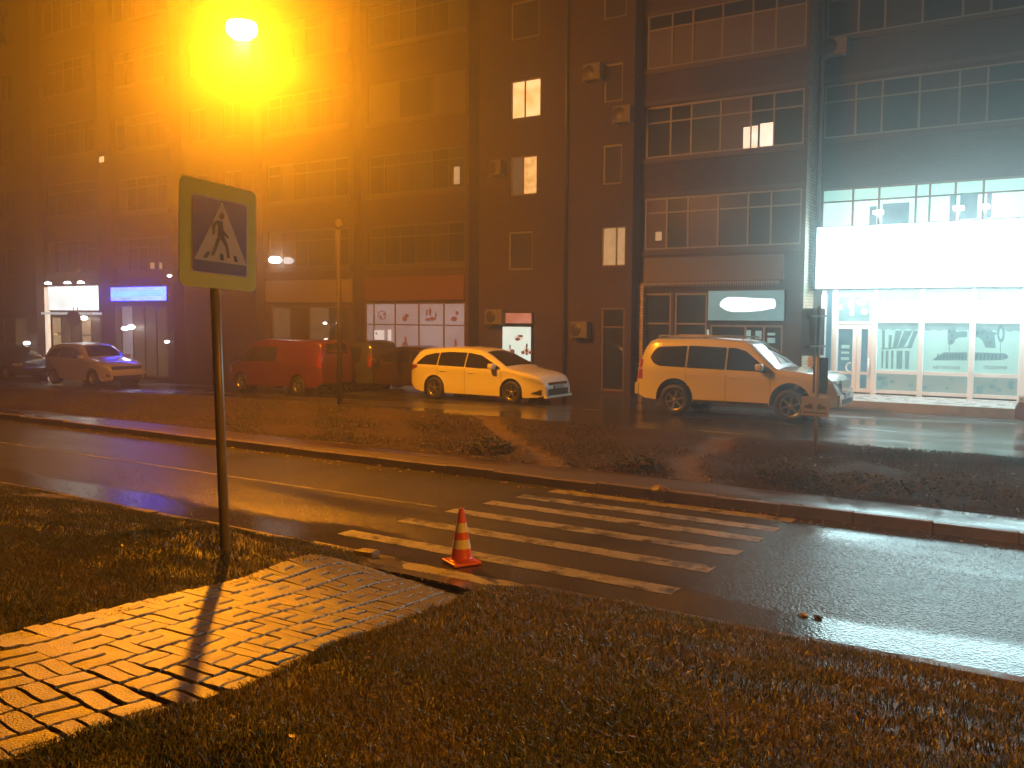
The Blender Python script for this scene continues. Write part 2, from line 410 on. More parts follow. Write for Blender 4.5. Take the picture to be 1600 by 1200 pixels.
# broken asphalt apron between the path's foot and the road
bm = nb(); rows = []
for j in range(9):
    t = j/8; Y = 6.4+t*1.35; r = []
    c = -5.2-.65*t; hw = .95+.40*t
    for i in range(9):
        s = -1+2*i/8; X = c+s*hw+random.uniform(-.04, .04)*(abs(s) > .9)
        zz = z_near(X, Y)*(1-sm((t-.4)/.6))+.006*sm((t-.4)/.6)
        r.append(bm.verts.new((X, Y, zz-.005+.03*(1-s*s))))
    rows.append(r)
for A, B in zip(rows, rows[1:]):
    for i in range(8): bm.faces.new((A[i], A[i+1], B[i+1], B[i])).smooth = True
tag(bobj('asphalt_apron', bm, M['asphalt_lot']), kind='structure')

# ------------------------------------------------------------------ grass and litter
def blades(name, pts, hgt, wid, m, lean=.6, segs=2):
    """pts (n,3) roots; each blade two crossing triangles strips: 3 verts wide taper"""
    n = len(pts); ang = rng.uniform(0, 2*PI, n); la = rng.uniform(0, 2*PI, n); ln = rng.uniform(.1, lean, n)
    h = hgt*rng.uniform(.45, 1.25, n); wv = wid*rng.uniform(.6, 1.3, n)
    dx = np.cos(ang)*wv/2; dy = np.sin(ang)*wv/2; lx = np.cos(la)*ln*h; ly = np.sin(la)*ln*h
    P = np.zeros((n, 5, 3))
    P[:, 0] = pts-np.stack([dx, dy, 0*dx+.01], 1); P[:, 1] = pts+np.stack([dx, dy, 0*dx-.01], 1)
    mid = pts+np.stack([lx*.35, ly*.35, h*.6], 1)
    P[:, 2] = mid+np.stack([dx*.75, dy*.75, 0*dx], 1); P[:, 3] = mid-np.stack([dx*.75, dy*.75, 0*dx], 1)
    P[:, 4] = pts+np.stack([lx, ly, h*.92], 1)
    base = (np.arange(n)*5)[:, None]
    q = base+np.array([0, 1, 2, 3])[None]; t = base+np.array([3, 2, 4])[None]
    loops = np.concatenate([q, t], 1).ravel()
    starts = np.zeros(2*n, int); starts[0::2] = np.arange(n)*7; starts[1::2] = np.arange(n)*7+4
    tot = np.zeros(2*n, int); tot[0::2] = 4; tot[1::2] = 3
    me = bpy.data.meshes.new(name); me.vertices.add(5*n); me.vertices.foreach_set('co', P.ravel())
    me.loops.add(len(loops)); me.loops.foreach_set('vertex_index', loops.astype(np.int32))
    me.polygons.add(2*n); me.polygons.foreach_set('loop_start', starts.astype(np.int32)); me.polygons.foreach_set('loop_total', tot.astype(np.int32))
    me.update(); me.validate(); me.materials.append(m)
    return newobj(name, me)
def grass_mat(name, c1, c2, c3, rough=.38):
    m = mat(name, c1, rough, var=.2, scale=2.2, spec=.5)
    N = m.node_tree.nodes; L = m.node_tree.links; b = N['Principled BSDF']; b.inputs['Specular IOR Level'].default_value = .25 if rough > .6 else .5
    tc = [n for n in N if n.type == 'TEX_COORD'][0]
    n1 = N.new('ShaderNodeTexNoise'); n1.inputs['Scale'].default_value = 1.4; n1.inputs['Detail'].default_value = 5; L.new(tc.outputs['Object'], n1.inputs['Vector'])
    n2 = N.new('ShaderNodeTexNoise'); n2.inputs['Scale'].default_value = 40; L.new(tc.outputs['Object'], n2.inputs['Vector'])
    r1 = N.new('ShaderNodeMapRange'); r1.inputs[1].default_value = .4; r1.inputs[2].default_value = .62; L.new(n1.outputs['Fac'], r1.inputs[0])
    r2 = N.new('ShaderNodeMapRange'); r2.inputs[1].default_value = .5; r2.inputs[2].default_value = .7; L.new(n2.outputs['Fac'], r2.inputs[0])
    a = N.new('ShaderNodeMix'); a.data_type = 'RGBA'; a.inputs[6].default_value = (*c1, 1); a.inputs[7].default_value = (*c2, 1); L.new(r1.outputs[0], a.inputs[0])
    c = N.new('ShaderNodeMix'); c.data_type = 'RGBA'; c.inputs[7].default_value = (*c3, 1); L.new(a.outputs[2], c.inputs[6]); L.new(r2.outputs[0], c.inputs[0])
    L.new(c.outputs[2], b.inputs['Base Color'])
    return m
M['grass'] = grass_mat('wet_grass', (.08, .115, .022), (.15, .135, .035), (.21, .16, .06))
M['weed'] = grass_mat('verge_weeds', (.065, .085, .026), (.10, .075, .034), (.14, .10, .05), .8)
M['leaf'] = mat('fallen_leaf', (.30, .19, .07), .4, var=.5, scale=30, spec=.5)
def scatter(n, x0, x1, y0, y1, fz, keep, dens):
    X = rng.uniform(x0, x1, n); Y = rng.uniform(y0, y1, n)
    k = rng.uniform(0, 1, n) < dens(X, Y)
    X = X[k]; Y = Y[k]
    out = [(x, y, fz(x, y)-.004) for x, y in zip(X, Y) if keep(x, y)]
    return np.array(out)
def keep_near(x, y):
    u, v = path_uv(x, y)
    ed = PW/2+.05*math.sin(u*5.1)+.03*math.sin(u*13)+random.gauss(0, .022)-.03
    if abs(v) < ed: return False
    if y > 6.25:
        t = (y-6.4)/1.35; c = -5.35-.65*t; hw = .7+.42*t
        if abs(x-c) < hw-.05+random.gauss(0, .05): return False
    # visible wedge only
    rel = Vector((x, y, z_near(x, y)-CAM_H)); dep = rel.dot(fwd)
    return dep > 1.5 and abs(rel.dot(rgt)/dep) < .64 and rel.dot(upv)/dep > -.50
def cl(x, y): return .55+.45*np.sin(x*2.3+1.7*np.sin(y*1.9))*np.sin(y*2.7+1.3*np.sin(x*1.1))
P = scatter(520000, -8, 2.0, .6, 4.2, zn, keep_near, lambda X, Y: .55+.45*cl(X, Y))
o = blades('grass', P, .034, .0040, M['grass'], 1.5); tag(o, 'short wet dark grass on the near bank on both sides of the paved path', 'grass', kind='stuff')
P = scatter(300000, -22, 3.5, 4.2, 7.82, zn, keep_near, lambda X, Y: .5+.5*cl(X, Y))
o2 = blades('grass', P, .045, .0075, M['grass'], 1.3)
# join far part of the bank lawn into the same stuff object
def join(a, b):
    bm = nb(); bm.from_mesh(a.data); bm.from_mesh(b.data); bm.to_mesh(a.data); bm.free(); bpy.data.objects.remove(b)
join(o, o2)
def keep_far(x, y):
    return worn(x, y) < random.uniform(.1, .75)
P = scatter(150000, -42, 1, 14.25, 17.5, z_far, keep_far, lambda X, Y: .35+.5*cl(X*.7, Y*.8))
o = blades('verge_grass', P, .055, .013, M['weed'], 1.4); tag(o, 'scrubby wet grass and weeds on the far verge below the parking', 'grass', kind='stuff')
def leaves(name, P, s, m):
    n = len(P); a = rng.uniform(0, 2*PI, n); S = s*rng.uniform(.6, 1.3, n)
    V = np.zeros((n, 4, 3))
    tz = rng.uniform(-.3, .5, (n, 4))
    for k, (u, v) in enumerate([(1, 0), (0, .6), (-1, 0), (0, -.6)]):
        V[:, k, 0] = P[:, 0]+(u*np.cos(a)-v*np.sin(a))*S; V[:, k, 1] = P[:, 1]+(u*np.sin(a)+v*np.cos(a))*S
        V[:, k, 2] = P[:, 2]+.014+np.abs(tz[:, k])*S
    F = (np.arange(n)*4)[:, None]+np.arange(4)[None]
    me = bpy.data.meshes.new(name); me.from_pydata(V.reshape(-1, 3).tolist(), [], F.tolist()); me.materials.append(m)
    return newobj(name, me)
def allp(x, y): return True
P1 = scatter(2600, -30, 1, 14.1, 17.2, z_far, allp, lambda X, Y: np.exp(-(Y-14.2)/1.2)+.06)
P2 = scatter(500, -30, 1, 12.6, 13.05, lambda x, y: .0, allp, lambda X, Y: .6+0*X)
P3 = scatter(420, -6.5, 1.5, 1, 7.6, zn, keep_near, lambda X, Y: .8+0*X)
o = leaves('fallen_leaves', np.concatenate([P1, P2]), .035, M['leaf']); tag(o, 'brown fallen leaves scattered along the far kerb and verge', 'leaves', kind='stuff')
o = leaves('fallen_leaves', P3, .018, M['leaf']); tag(o, 'few small fallen leaves in the near grass', 'leaves', kind='stuff')

def beads(name, P, r, m):
    bm = nb(); bmesh.ops.create_icosphere(bm, subdivisions=1, radius=1); V0 = np.array([v.co[:] for v in bm.verts]); F0 = np.array([[v.index for v in f.verts] for f in bm.faces]); bm.free()
    n = len(P); S = r*rng.uniform(.5, 1.3, n)
    V = P[:, None, :]+V0[None]*S[:, None, None]*np.array([1, 1, .7]); F = (np.arange(n)*len(V0))[:, None, None]+F0[None]
    me = bpy.data.meshes.new(name); me.from_pydata(V.reshape(-1, 3).tolist(), [], F.reshape(-1, 3).tolist()); me.materials.append(m)
    for p in me.polygons: p.use_smooth = True
    return newobj(name, me)
M['drop'] = mat('rain_drop', (.05, .05, .05), .12, spec=.6, var=.1)
M['grit'] = mat('wet_grit', (.09, .08, .07), .16, spec=.8, var=.4, scale=40)
P = scatter(700, -9, 1.5, 1.2, 7.2, lambda x, y: zn(x, y)+.03, keep_near, lambda X, Y: 1+0*X)
o = beads('rain_drops', P, .0045, M['drop']); tag(o, 'rain drops glinting in the near grass', 'rain drops', kind='stuff')
P1_ = scatter(5200, -18, -4.5, 7.9, 10.3, lambda x, y: .003, lambda x, y: True, lambda X, Y: np.clip(1.1-np.abs(X+9.5)/7, 0, 1)*np.where((Y < 8.75) | (Y > 9.15), 1, .12))
P2_ = scatter(900, -6.6, -4.3, 6.3, 7.8, lambda x, y: z_near(x, y)*(1-sm(((y-6.4)/1.35-.4)/.6))+.02, lambda x, y: True, lambda X, Y: 1+0*X)
o = beads('wet_grit', np.concatenate([P1_, P2_]), .011, M['grit']); tag(o, 'wet grit glittering on the near lane of the road', 'grit', kind='stuff')

# bushy weed clumps on the right of the verge
def weed_clump(x, y, h, r, label):
    n = 900; th = rng.uniform(0, 2*PI, n); rr = r*np.sqrt(rng.uniform(0, 1, n)); hh = h*rng.uniform(.1, 1, n)*(1-.55*rr/r)
    z0 = z_far(x, y)
    P = np.stack([rr*np.cos(th), rr*np.sin(th), hh], 1)
    V = np.zeros((n, 4, 3)); a = rng.uniform(0, 2*PI, n); ti = rng.uniform(-.8, .8, n); S = rng.uniform(.02, .045, n)
    for k, (u, v) in enumerate([(1, 0), (0, .5), (-1, 0), (0, -.5)]):
        V[:, k, 0] = P[:, 0]+(u*np.cos(a)-v*np.sin(a))*S; V[:, k, 1] = P[:, 1]+(u*np.sin(a)+v*np.cos(a))*S; V[:, k, 2] = P[:, 2]+u*ti*S+v*S*.6
    me = bpy.data.meshes.new('weed_clump'); me.from_pydata(V.reshape(-1, 3).tolist(), [], ((np.arange(n)*4)[:, None]+np.arange(4)).tolist()); me.materials.append(M['weed'])
    o = newobj('weed_clump', me); o.location = (x, y, z0); tag(o, label, 'plant')
    return o
weed_clump(-4.55, 15.0, .42, .5, 'leafy weed clump around the foot of the right hand sign post')
weed_clump(-3.3, 14.8, .34, .75, 'low dark weed clump just right of the sign post foot')
weed_clump(-2.0, 15.0, .42, .9, 'spreading dark weed clump at the right end of the far verge')
weed_clump(-10.35, 14.9, .36, .45, 'leafy weed clump left of the dirt trail below the white estate car')
weed_clump(-7.1, 14.8, .30, .4, 'small weed clump between the two dirt trails')


# ------------------------------------------------------------------ where a sight line through the photograph meets a real plane
def at_y(px, py, Y):
    d = fwd+rgt*((px-800)/FOC)-upv*((py-600)/FOC); return Vector((0, 0, CAM_H))+d*(Y/d.y)
def at_z(px, py, z):
    d = fwd+rgt*((px-800)/FOC)-upv*((py-600)/FOC); return Vector((0, 0, CAM_H))+d*((z-CAM_H)/d.z)

# ------------------------------------------------------------------ apartment building
BX = [(-62, -40.6, 23.0), (-40.6, -36.3, 23.4), (-36.3, -32.3, 24.0), (-32.3, -28.0, 24.5), (-28.0, -23.25, 24.9),
      (-23.25, -18.45, 25.3), (-18.45, -12.7, 25.9), (-12.7, -7.6, 26.4), (-7.6, 8.0, 27.4)]
S8, S7, S6, S5, S4, S3, S2, S1, S0 = range(9)
bld = empty('apartment_building', (-20, 26, 0)); tag(bld, 'long dark brick apartment block with glazed balconies and ground floor shops', 'building')
def bmat_fix(o): o.matrix_parent_inverse = bld.matrix_world.inverted(); return o
bpy.context.view_layer.update()
BINV = Matrix.Translation((20, -26, 0))
def bpart(name, bm, mats, smooth=False, parent=None):
    o = bobj(name, bm, mats, parent if parent is not None else bld, smooth)
    if parent is None: o.matrix_parent_inverse = BINV
    return o
def wall_holes(bm, x0, x1, z0, z1, Y, holes, dep=.16, mi=0):
    xs = sorted({x0, x1, *[h[0] for h in holes], *[h[1] for h in holes]}); zs = sorted({z0, z1, *[h[2] for h in holes], *[h[3] for h in holes]})
    xs = [x for x in xs if x0 <= x <= x1]; zs = [z for z in zs if z0 <= z <= z1]
    for a, b in zip(xs, xs[1:]):
        for c, d in zip(zs, zs[1:]):
            mx, mz = (a+b)/2, (c+d)/2
            if any(h[0] < mx < h[1] and h[2] < mz < h[3] for h in holes): continue
            bm.faces.new([bm.verts.new(p) for p in ((a, Y, c), (b, Y, c), (b, Y, d), (a, Y, d))]).material_index = mi
    for h in holes:
        a, b, c, d = h[:4]; Y2 = Y+dep
        for q in (((a, Y, c), (b, Y, c), (b, Y2, c), (a, Y2, c)), ((a, Y, d), (a, Y2, d), (b, Y2, d), (b, Y, d)),
                  ((a, Y, c), (a, Y2, c), (a, Y2, d), (a, Y, d)), ((b, Y, c), (b, Y, d), (b, Y2, d), (b, Y2, c))):
            bm.faces.new([bm.verts.new(p) for p in q]).material_index = mi
holes = {i: [] for i in range(9)}
wins = []   # section, x0,x1,z0,z1, mullions, transom, materials, frame material
def add_win(s, x0, x1, z0, z1, mull=(), tr=None, pm=None, fm='frame_w', dep=.12, ft=.055, name='window', label=None, single=False, trpm=None):
    holes[s].append((x0, x1, z0, z1)); wins.append((s, x0, x1, z0, z1, list(mull), tr, pm, fm, dep, ft, name, label, single, trpm))
def px(s, x, y=300): return at_y(x, y, BX[s][2]).x

M['lit_warm'] = glow_mat('lit_warm_window', (1.0, .78, .34), 1.15, (.80, .50, .17), 2.6)
M['lit_curtain'] = glow_mat('lit_curtain', (.95, .62, .22), .95, (.55, .36, .12), 6)
M['lit_dim'] = glow_mat('dim_lit_curtain', (.42, .30, .15), 1.0, (.30, .21, .10), 4)
M['lit_faint'] = glow_mat('faint_curtain', (.10, .065, .03), 1.0, (.05, .035, .02), 5)
M['lit_white'] = glow_mat('window_and_pilaster_glow', (1.0, .86, .70), 1.4, (.85, .6, .42), 3.5)
M['lit_teal'] = glow_mat('loggia_painted_floodlight', (.42, .80, .70), .9, (.50, .92, .84), 1.2)  # floodlight on the panes above the sign, put in as emission in two tones
M['lit_tealhi'] = glow_mat('loggia_painted_floodlight_hi', (.75, 1.0, .95), 1.0, (.6, .95, .88), 1.2)
M['dark_blue'] = glow_mat('blue_room', (.06, .16, .22), .8, (.10, .26, .32), 2)
M['film'] = glow_mat('backlit_window_film', (.36, .66, .62), .8, (.28, .50, .47), .9)
M['film_low'] = glow_mat('backlit_window_film_low', (.20, .30, .28), .85, (.28, .33, .30), 2.0)
M['film_top'] = glow_mat('banner_and_reflection_glow', (.95, 1.0, .97), 1.6, (.8, 1.0, .96), 3)
M['film_teal'] = glow_mat('teal_strip', (.16, .30, .32), .9, (.24, .42, .42), 3)
M['print'] = glow_mat('window_print', (.10, .23, .25), .8, (.15, .32, .34), 6)
M['print_dk'] = glow_mat('window_print_dark', (.05, .14, .15), .8, (.08, .2, .21), 6)
M['poster'] = glow_mat('dim_poster', (.30, .25, .26), .62, (.38, .34, .36), .6)
M['poster_hi'] = glow_mat('lit_poster', (.75, .78, .76), .8, (.6, .62, .6), 3)
M['pprint'] = glow_mat('poster_print', (.20, .055, .03), .6, (.26, .10, .06), 20)
M['pprint2'] = glow_mat('poster_print_dark', (.10, .045, .03), .7, (.06, .02, .02), 20)

EV = lambda a, b, n: [a+(b-a)*k/n for k in range(1, n)]
# right section, glazed loggias
x0, x1 = -7.46, -2.0
mS0 = [px(S0, x, 190) for x in (1336, 1377, 1435, 1497, 1541)]
for k, (z0, z1) in enumerate([(7.92, 9.42), (10.73, 12.3), (13.5, 15.0)]):
    add_win(S0, x0, x1, z0, z1, mS0, z0+1.02, ['glass_pale', 'glass', 'glass_pale', 'glass', 'glass_pale', 'glass'] if k else ['glass_pale', 'dark_blue_g', 'glass', 'glass_pale', 'glass_pale', 'glass'], 'frame_w')
    add_win(S0, -1.7, 3.6, z0, z1, EV(-1.7, 3.6, 6), z0+1.02, ['glass'], 'frame_w', single=True)
M['dark_blue_g'] = mat('blue_glass', (.02, .05, .07), .2)
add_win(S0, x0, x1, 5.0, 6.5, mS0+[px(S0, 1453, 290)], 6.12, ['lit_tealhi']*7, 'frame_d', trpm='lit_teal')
# S1
mS1 = [px(S1, x, 200) for x in (1047, 1079, 1125, 1172, 1208)]
x0, x1 = -12.55, -7.72
add_win(S1, x0, x1, 7.66, 9.2, mS1, 8.72, ['glass', 'glass', 'curtain_b', 'curtain_a', 'glass', 'glass'])
add_win(S1, x0, x1, 10.33, 11.95, mS1, 11.5, ['panel_pale']*6, trpm='glass')
M['panel_pale'] = mat('pale_blind', (.085, .07, .058), .6, var=.15, scale=.6)
add_win(S1, x0, x1, 13.1, 14.7, mS1, 14.1, ['glass', 'glass_pale'])
add_win(S1, x0, x1, 4.88, 6.45, [px(S1, x, 340) for x in (1041, 1074, 1121, 1168, 1204)], 6.0, ['curtain_a', 'glass', 'curtain_a', 'glass_pale', 'glass', 'curtain_b'])
# S1 ground floor
add_win(S1, px(S1, 1005, 550), px(S1, 1047, 550), .75, 3.55, [], 2.62, ['glass'], 'frame_w', ft=.06, name='shop_window')
add_win(S1, px(S1, 1052, 550), px(S1, 1103, 550), .75, 3.55, [], 2.62, ['glass'], 'frame_w', ft=.06, name='shop_window')
add_win(S1, px(S1, 1108, 550), px(S1, 1222, 550), .75, 2.6, [px(S1, 1163, 550), px(S1, 1192, 550)], None, ['glass'], 'frame_w', ft=.06, name='shop_window')
# S2
def two(s, a, b, z0, z1, pm, f=.45, **k): add_win(s, a, b, z0, z1, [a+(b-a)*f], None, pm, 'frame_d', ft=.045, **k)
two(S2, -17.19, -16.03, 9.26, 10.5, ['lit_warm', 'lit_warm'], .46, label='brightly lit warm window')
two(S2, -17.19, -16.15, 6.78, 8.05, ['lit_faint', 'lit_curtain'], .46, label='half lit window with a curtain drawn aside')
two(S2, -13.77, -12.93, 4.38, 5.6, ['lit_dim', 'lit_dim'], .6, label='dimly lit yellow window')
for (a, b, z0, z1) in [(-17.25, -16.3, 4.35, 5.6), (-17.2, -16.1, 11.8, 13.0), (-13.75, -13.1, 6.9, 8.1), (-13.75, -13.1, 9.4, 10.55), (-13.8, -13.0, 11.9, 13.1), (-17.2, -16.1, 14.4, 15.6), (-13.8, -13.0, 14.4, 15.6)]:
    add_win(S2, a, b, z0, z1, [], None, ['glass_pale'], 'frame_w', ft=.05)
add_win(S2, px(S2, 938, 560), px(S2, 975, 560), .5, 3.1, [], 2.5, ['glass'], 'frame_d', ft=.06, name='entrance_door')
# S3..S8 upper storeys
for s, (a, b) in {S3: (-22.9, -18.6), S4: (-27.7, -23.5), S6: (-36.0, -32.6), S7: (-40.2, -36.6)}.items():
    n = 6 if s in (S3, S4) else 5
    for z in (4.6, 7.1, 9.65, 12.3, 14.95, 17.6, 20.2):
        if s == S3 and z == 9.65:
            add_win(s, a, b, z, z+1.35, EV(a, b, 3), None, ['panel_pale', 'glass_pale', 'panel_pale'])
        else:
            pm = [random.choice(['glass', 'glass', 'glass_pale', 'glass_pale', 'curtain_a', 'curtain_b']) for _ in range(n)]
            add_win(s, a, b, z, z+1.4, EV(a, b, n), z+1.0, pm, single=(s not in (S3, S4) or z > 11))
for s, cs in {S5: (-31.2, -29.2), S8: (-58, -55.5, -52, -49.5, -46.5, -44.5, -42.6)}.items():
    for z in (4.5, 7.1, 9.7, 12.3, 14.9, 17.5, 20.1):
        for c in cs: add_win(s, c-.5, c+.5, z, z+1.3, [c], None, ['glass_pale', 'glass'], single=(s == S8))
# ground floors on the left
xs3 = [px(S3, x, 520) for x in (570, 583, 616, 653, 692, 726)]
add_win(S3, xs3[0], xs3[5], .55, 3.28, xs3[1:5], 2.5, ['poster']*5, 'frame_d', ft=.05, name='shop_window')
add_win(S4, -27.6, -23.55, .5, 3.15, EV(-27.6, -23.55, 4), 1.9, ['lit_faint', 'glass_pale', 'lit_faint', 'glass'], 'frame_w', name='shop_window')
add_win(S6, px(S6, 172, 540), px(S6, 262, 540), .2, 3.2, EV(px(S6, 172, 540), px(S6, 262, 540), 5), 2.2, ['lit_faint', 'poster', 'lit_faint', 'lit_faint', 'lit_faint'], 'frame_w', name='shop_window')
add_win(S7, px(S7, 80, 540), px(S7, 158, 540), .1, 2.7, EV(px(S7, 80, 540), px(S7, 158, 540), 5), 1.9, ['lit_dim', 'lit_faint', 'lit_faint', 'lit_dim', 'lit_faint'], 'frame_w', name='shop_window')
for c in (-57, -53, -49, -45.5, -42.5): add_win(S8, c-1, c+1, .1, 2.6, [c], None, ['glass', 'lit_faint'], 'frame_d', name='shop_window', single=True)
# S0 shop: door and three bays
SD0, SD1 = px(S0, 1303, 560), px(S0, 1362, 560)
bays = [(px(S0, 1368, 560), px(S0, 1434, 560)), (px(S0, 1441, 560), px(S0, 1513, 560)), (px(S0, 1521, 560), px(S0, 1592, 560))]
holes[S0].append((SD0, SD1, .7, 3.6)); holes[S0].append((px(S0, 1282, 560), px(S0, 1300, 560), .7, 3.6))
for a, b in bays: holes[S0].append((a, b, .72, 3.6))

ZT = 24.0
for i, (a, b, Y) in enumerate(BX):
    bm = nb(); wall_holes(bm, a, b, -.4, ZT, Y, holes[i])
    # return walls to the next section and the top
    if i < 8:
        Y2 = BX[i+1][2]; bm.faces.new([bm.verts.new(p) for p in ((b, Y, -.4), (b, Y2, -.4), (b, Y2, ZT), (b, Y, ZT))]).material_index = 1 if i == S1 else 0  # return facing the shop is paler, the sign's light painted into its brick
    bm.faces.new([bm.verts.new(p) for p in ((a, Y, ZT), (b, Y, ZT), (b, 34, ZT), (a, 34, ZT))])
    # dark rooms behind the openings
    bm.faces.new([bm.verts.new(p) for p in ((a, Y+.5, -.4), (b, Y+.5, -.4), (b, Y+.5, ZT), (a, Y+.5, ZT))]).material_index = 2
    bpart('wall', bm, [M['brick'], M['brick_signlit'], M['black']])
# concrete loggia floor bands, slightly proud
for s, (a, b) in {S0: (-7.5, 3.6), S1: (-12.6, -7.66), S3: (-23.0, -18.55), S4: (-27.8, -23.4), S6: (-36.1, -32.5), S7: (-40.3, -36.5)}.items():
    Y = BX[s][2]
    sills = {S0: (7.92, 10.73, 13.5), S1: (4.88, 7.66, 10.33, 13.1)}.get(s, (4.6, 7.1, 9.65, 12.3, 14.95, 17.6))
    for z in sills:
        bm = nb(); box(bm, a, b, Y-.05, Y-.003, z-.16, z-.02); bpart('sill_band', bm, M['plaster'])
        if s in (S0, S1):
            bm = nb(); box(bm, a, b, Y-.035, Y-.003, z+1.58, z+1.72); bpart('lintel_band', bm, M['plaster'])

PB = {}
def make_window(s, x0, x1, z0, z1, mull, tr, pm, fm, dep, ft, name, label, single, trpm):
    if s not in (S0, S1, S2) and fm == 'frame_w': fm = 'frame_l'
    Y = BX[s][2]+dep*.6
    bm = nb(); t = ft; yf0, yf1 = Y-.03, Y+.03
    box(bm, x0, x1, yf0, yf1, z0, z0+t); box(bm, x0, x1, yf0, yf1, z1-t, z1)
    box(bm, x0, x0+t, yf0, yf1, z0+t, z1-t); box(bm, x1-t, x1, yf0, yf1, z0+t, z1-t)
    for m in mull: box(bm, m-t/2, m+t/2, yf0, yf1, z0+t, z1-t)
    edges = [x0+t]+[e for m in mull for e in (m-t/2, m+t/2)]+[x1-t]
    cols = [(edges[2*k], edges[2*k+1]) for k in range(len(edges)//2)]
    if tr:
        for a, b in cols: box(bm, a, b, yf0+.004, yf1-.004, tr-t*.4, tr+t*.4)
    wo = bpart(name, bm, M[fm])
    if label: wo['label'] = label
    rects = []
    for k, (a, b) in enumerate(cols):
        m = pm[k % len(pm)]
        if tr: rects += [(a, b, z0+t, tr-t*.4, m), (a, b, tr+t*.4, z1-t, trpm or m)]
        else: rects.append((a, b, z0+t, z1-t, m))
    if single:
        bm = nb(); ms = sorted({r[4] for r in rects})
        for a, b, c, d, m in rects:
            bm.faces.new([bm.verts.new(p) for p in ((a, Y, c), (b, Y, c), (b, Y, d), (a, Y, d))]).material_index = ms.index(m)
        bpart('glazing', bm, [M[m] for m in ms], parent=wo)
    else:
        for a, b, c, d, m in rects:
            bm = nb(); j = random.uniform(-.004, .004)
            bm.faces.new([bm.verts.new(p) for p in ((a, Y+j, c), (b, Y-j, c), (b, Y-j, d), (a, Y+j, d))])
            bpart('pane', bm, M[m], parent=wo)
    return wo
for wd in wins: make_window(*wd)

# room windows glowing behind the S1 loggia glass, blue-lit rooms behind S0
def lit_rect(s, xa, xb, ya, yb, m, dy=.03, name='lit_room'):
    Y = BX[s][2]+dy
    A = at_y(xa, yb, Y); B = at_y(xb, ya, Y)
    bm = nb(); box(bm, A.x, B.x, Y, Y+.012, A.z, B.z); return bpart(name, bm, M[m])
lit_rect(S1, 1161, 1172, 198, 232, 'lit_white'); lit_rect(S1, 1174, 1184, 196, 231, 'lit_white'); lit_rect(S1, 1187, 1208, 191, 229, 'lit_white')
lit_rect(S0, 1358, 1370, 322, 352, 'dark_blue'); lit_rect(S0, 1378, 1421, 316, 352, 'dark_blue')
lit_rect(S0, 1483, 1493, 305, 345, 'dark_blue'); lit_rect(S0, 1499, 1528, 302, 342, 'dark_blue'); lit_rect(S0, 1541, 1550, 302, 340, 'dark_blue')
lit_rect(S3, 709, 718, 260, 288, 'lit_dim'); lit_rect(S3, 728, 731, 262, 272, 'lit_dim')
lit_rect(S7, 129, 137, 338, 347, 'lit_white'); lit_rect(S7, 129, 137, 350, 360, 'lit_white'); lit_rect(S7, 140, 145, 336, 346, 'lit_white'); lit_rect(S7, 140, 145, 349, 355, 'lit_white')
lit_rect(S7, 90, 96, 346, 353, 'lit_warm'); lit_rect(S6, 235, 241, 410, 420, 'lit_dim'); lit_rect(S6, 236, 241, 424, 434, 'lit_dim'); lit_rect(S6, 249, 253, 410, 420, 'lit_dim')
lit_rect(S7, 155, 162, 244, 254, 'lit_warm'); lit_rect(S4, 494, 502, 86, 104, 'lit_dim'); lit_rect(S7, 119, 125, 420, 434, 'lit_faint'); lit_rect(S5, 287, 292, 318, 324, 'lit_warm')
lit_rect(S1, 1024, 1034, 362, 376, 'lit_dim')

# S1 fascia panel, scalloped trim, pilasters, downpipe
Y = BX[S1][2]
bm = nb(); box(bm, -12.5, px(S1, 1225, 420), Y-.06, Y-.003, 3.9, 4.62); bpart('fascia_panel', bm, M['panel'])
tr = bpart('eave_rail', (lambda b: (box(b, -12.5, -8.2, Y-.28, Y-.07, 3.86, 3.90), b)[1])(nb()), M['dark_metal'])
bm = nb(); n = 30; xa, xb = -12.4, -8.2
for k in range(n):
    a = xa+(xb-xa)*k/n; b = xa+(xb-xa)*(k+1)/n; m = (a+b)/2
    for q in (((a+.01, Y-.27, 3.86), (m, Y-.27, 3.86), (a+.035, Y-.27, 3.70)), ((m, Y-.265, 3.86), (b-.01, Y-.265, 3.86), (m+.035, Y-.265, 3.72))):
        bm.faces.new([bm.verts.new(p) for p in q])
bpart('scalloped_trim', bm, M['frame_w'])
bm = nb(); box(bm, -12.7, -12.48, Y-.12, Y-.003, -.2, 3.84); bpart('pilaster', bm, M['brick_signlit'])  # sign light on this strip is painted in by the paler brick
Y = BX[S2][2]
bm = nb(); cyl(bm, (-15.02, Y-.09, .2), (-15.02, Y-.09, ZT), .06, n=8); bpart('drain_pipe', bm, M['dark_metal'])
bm = nb(); cyl(bm, (-7.5, 27.3, 5.6), (-7.5, 27.3, ZT), .06, n=8); bpart('drain_pipe', bm, M['frame_w'])
# small posters in the S1 door glass
for (a, b, c, d) in [(1166, 1173, 516, 530), (1180, 1190, 517, 530), (1199, 1211, 520, 524), (1199, 1211, 528, 536)]:
    lit_rect(S1, a, b, c, d, 'film_teal', .02, 'door_notice')
lit_rect(S1, 1104, 1108, 515, 527, 'film', .0-.01, 'door_notice')

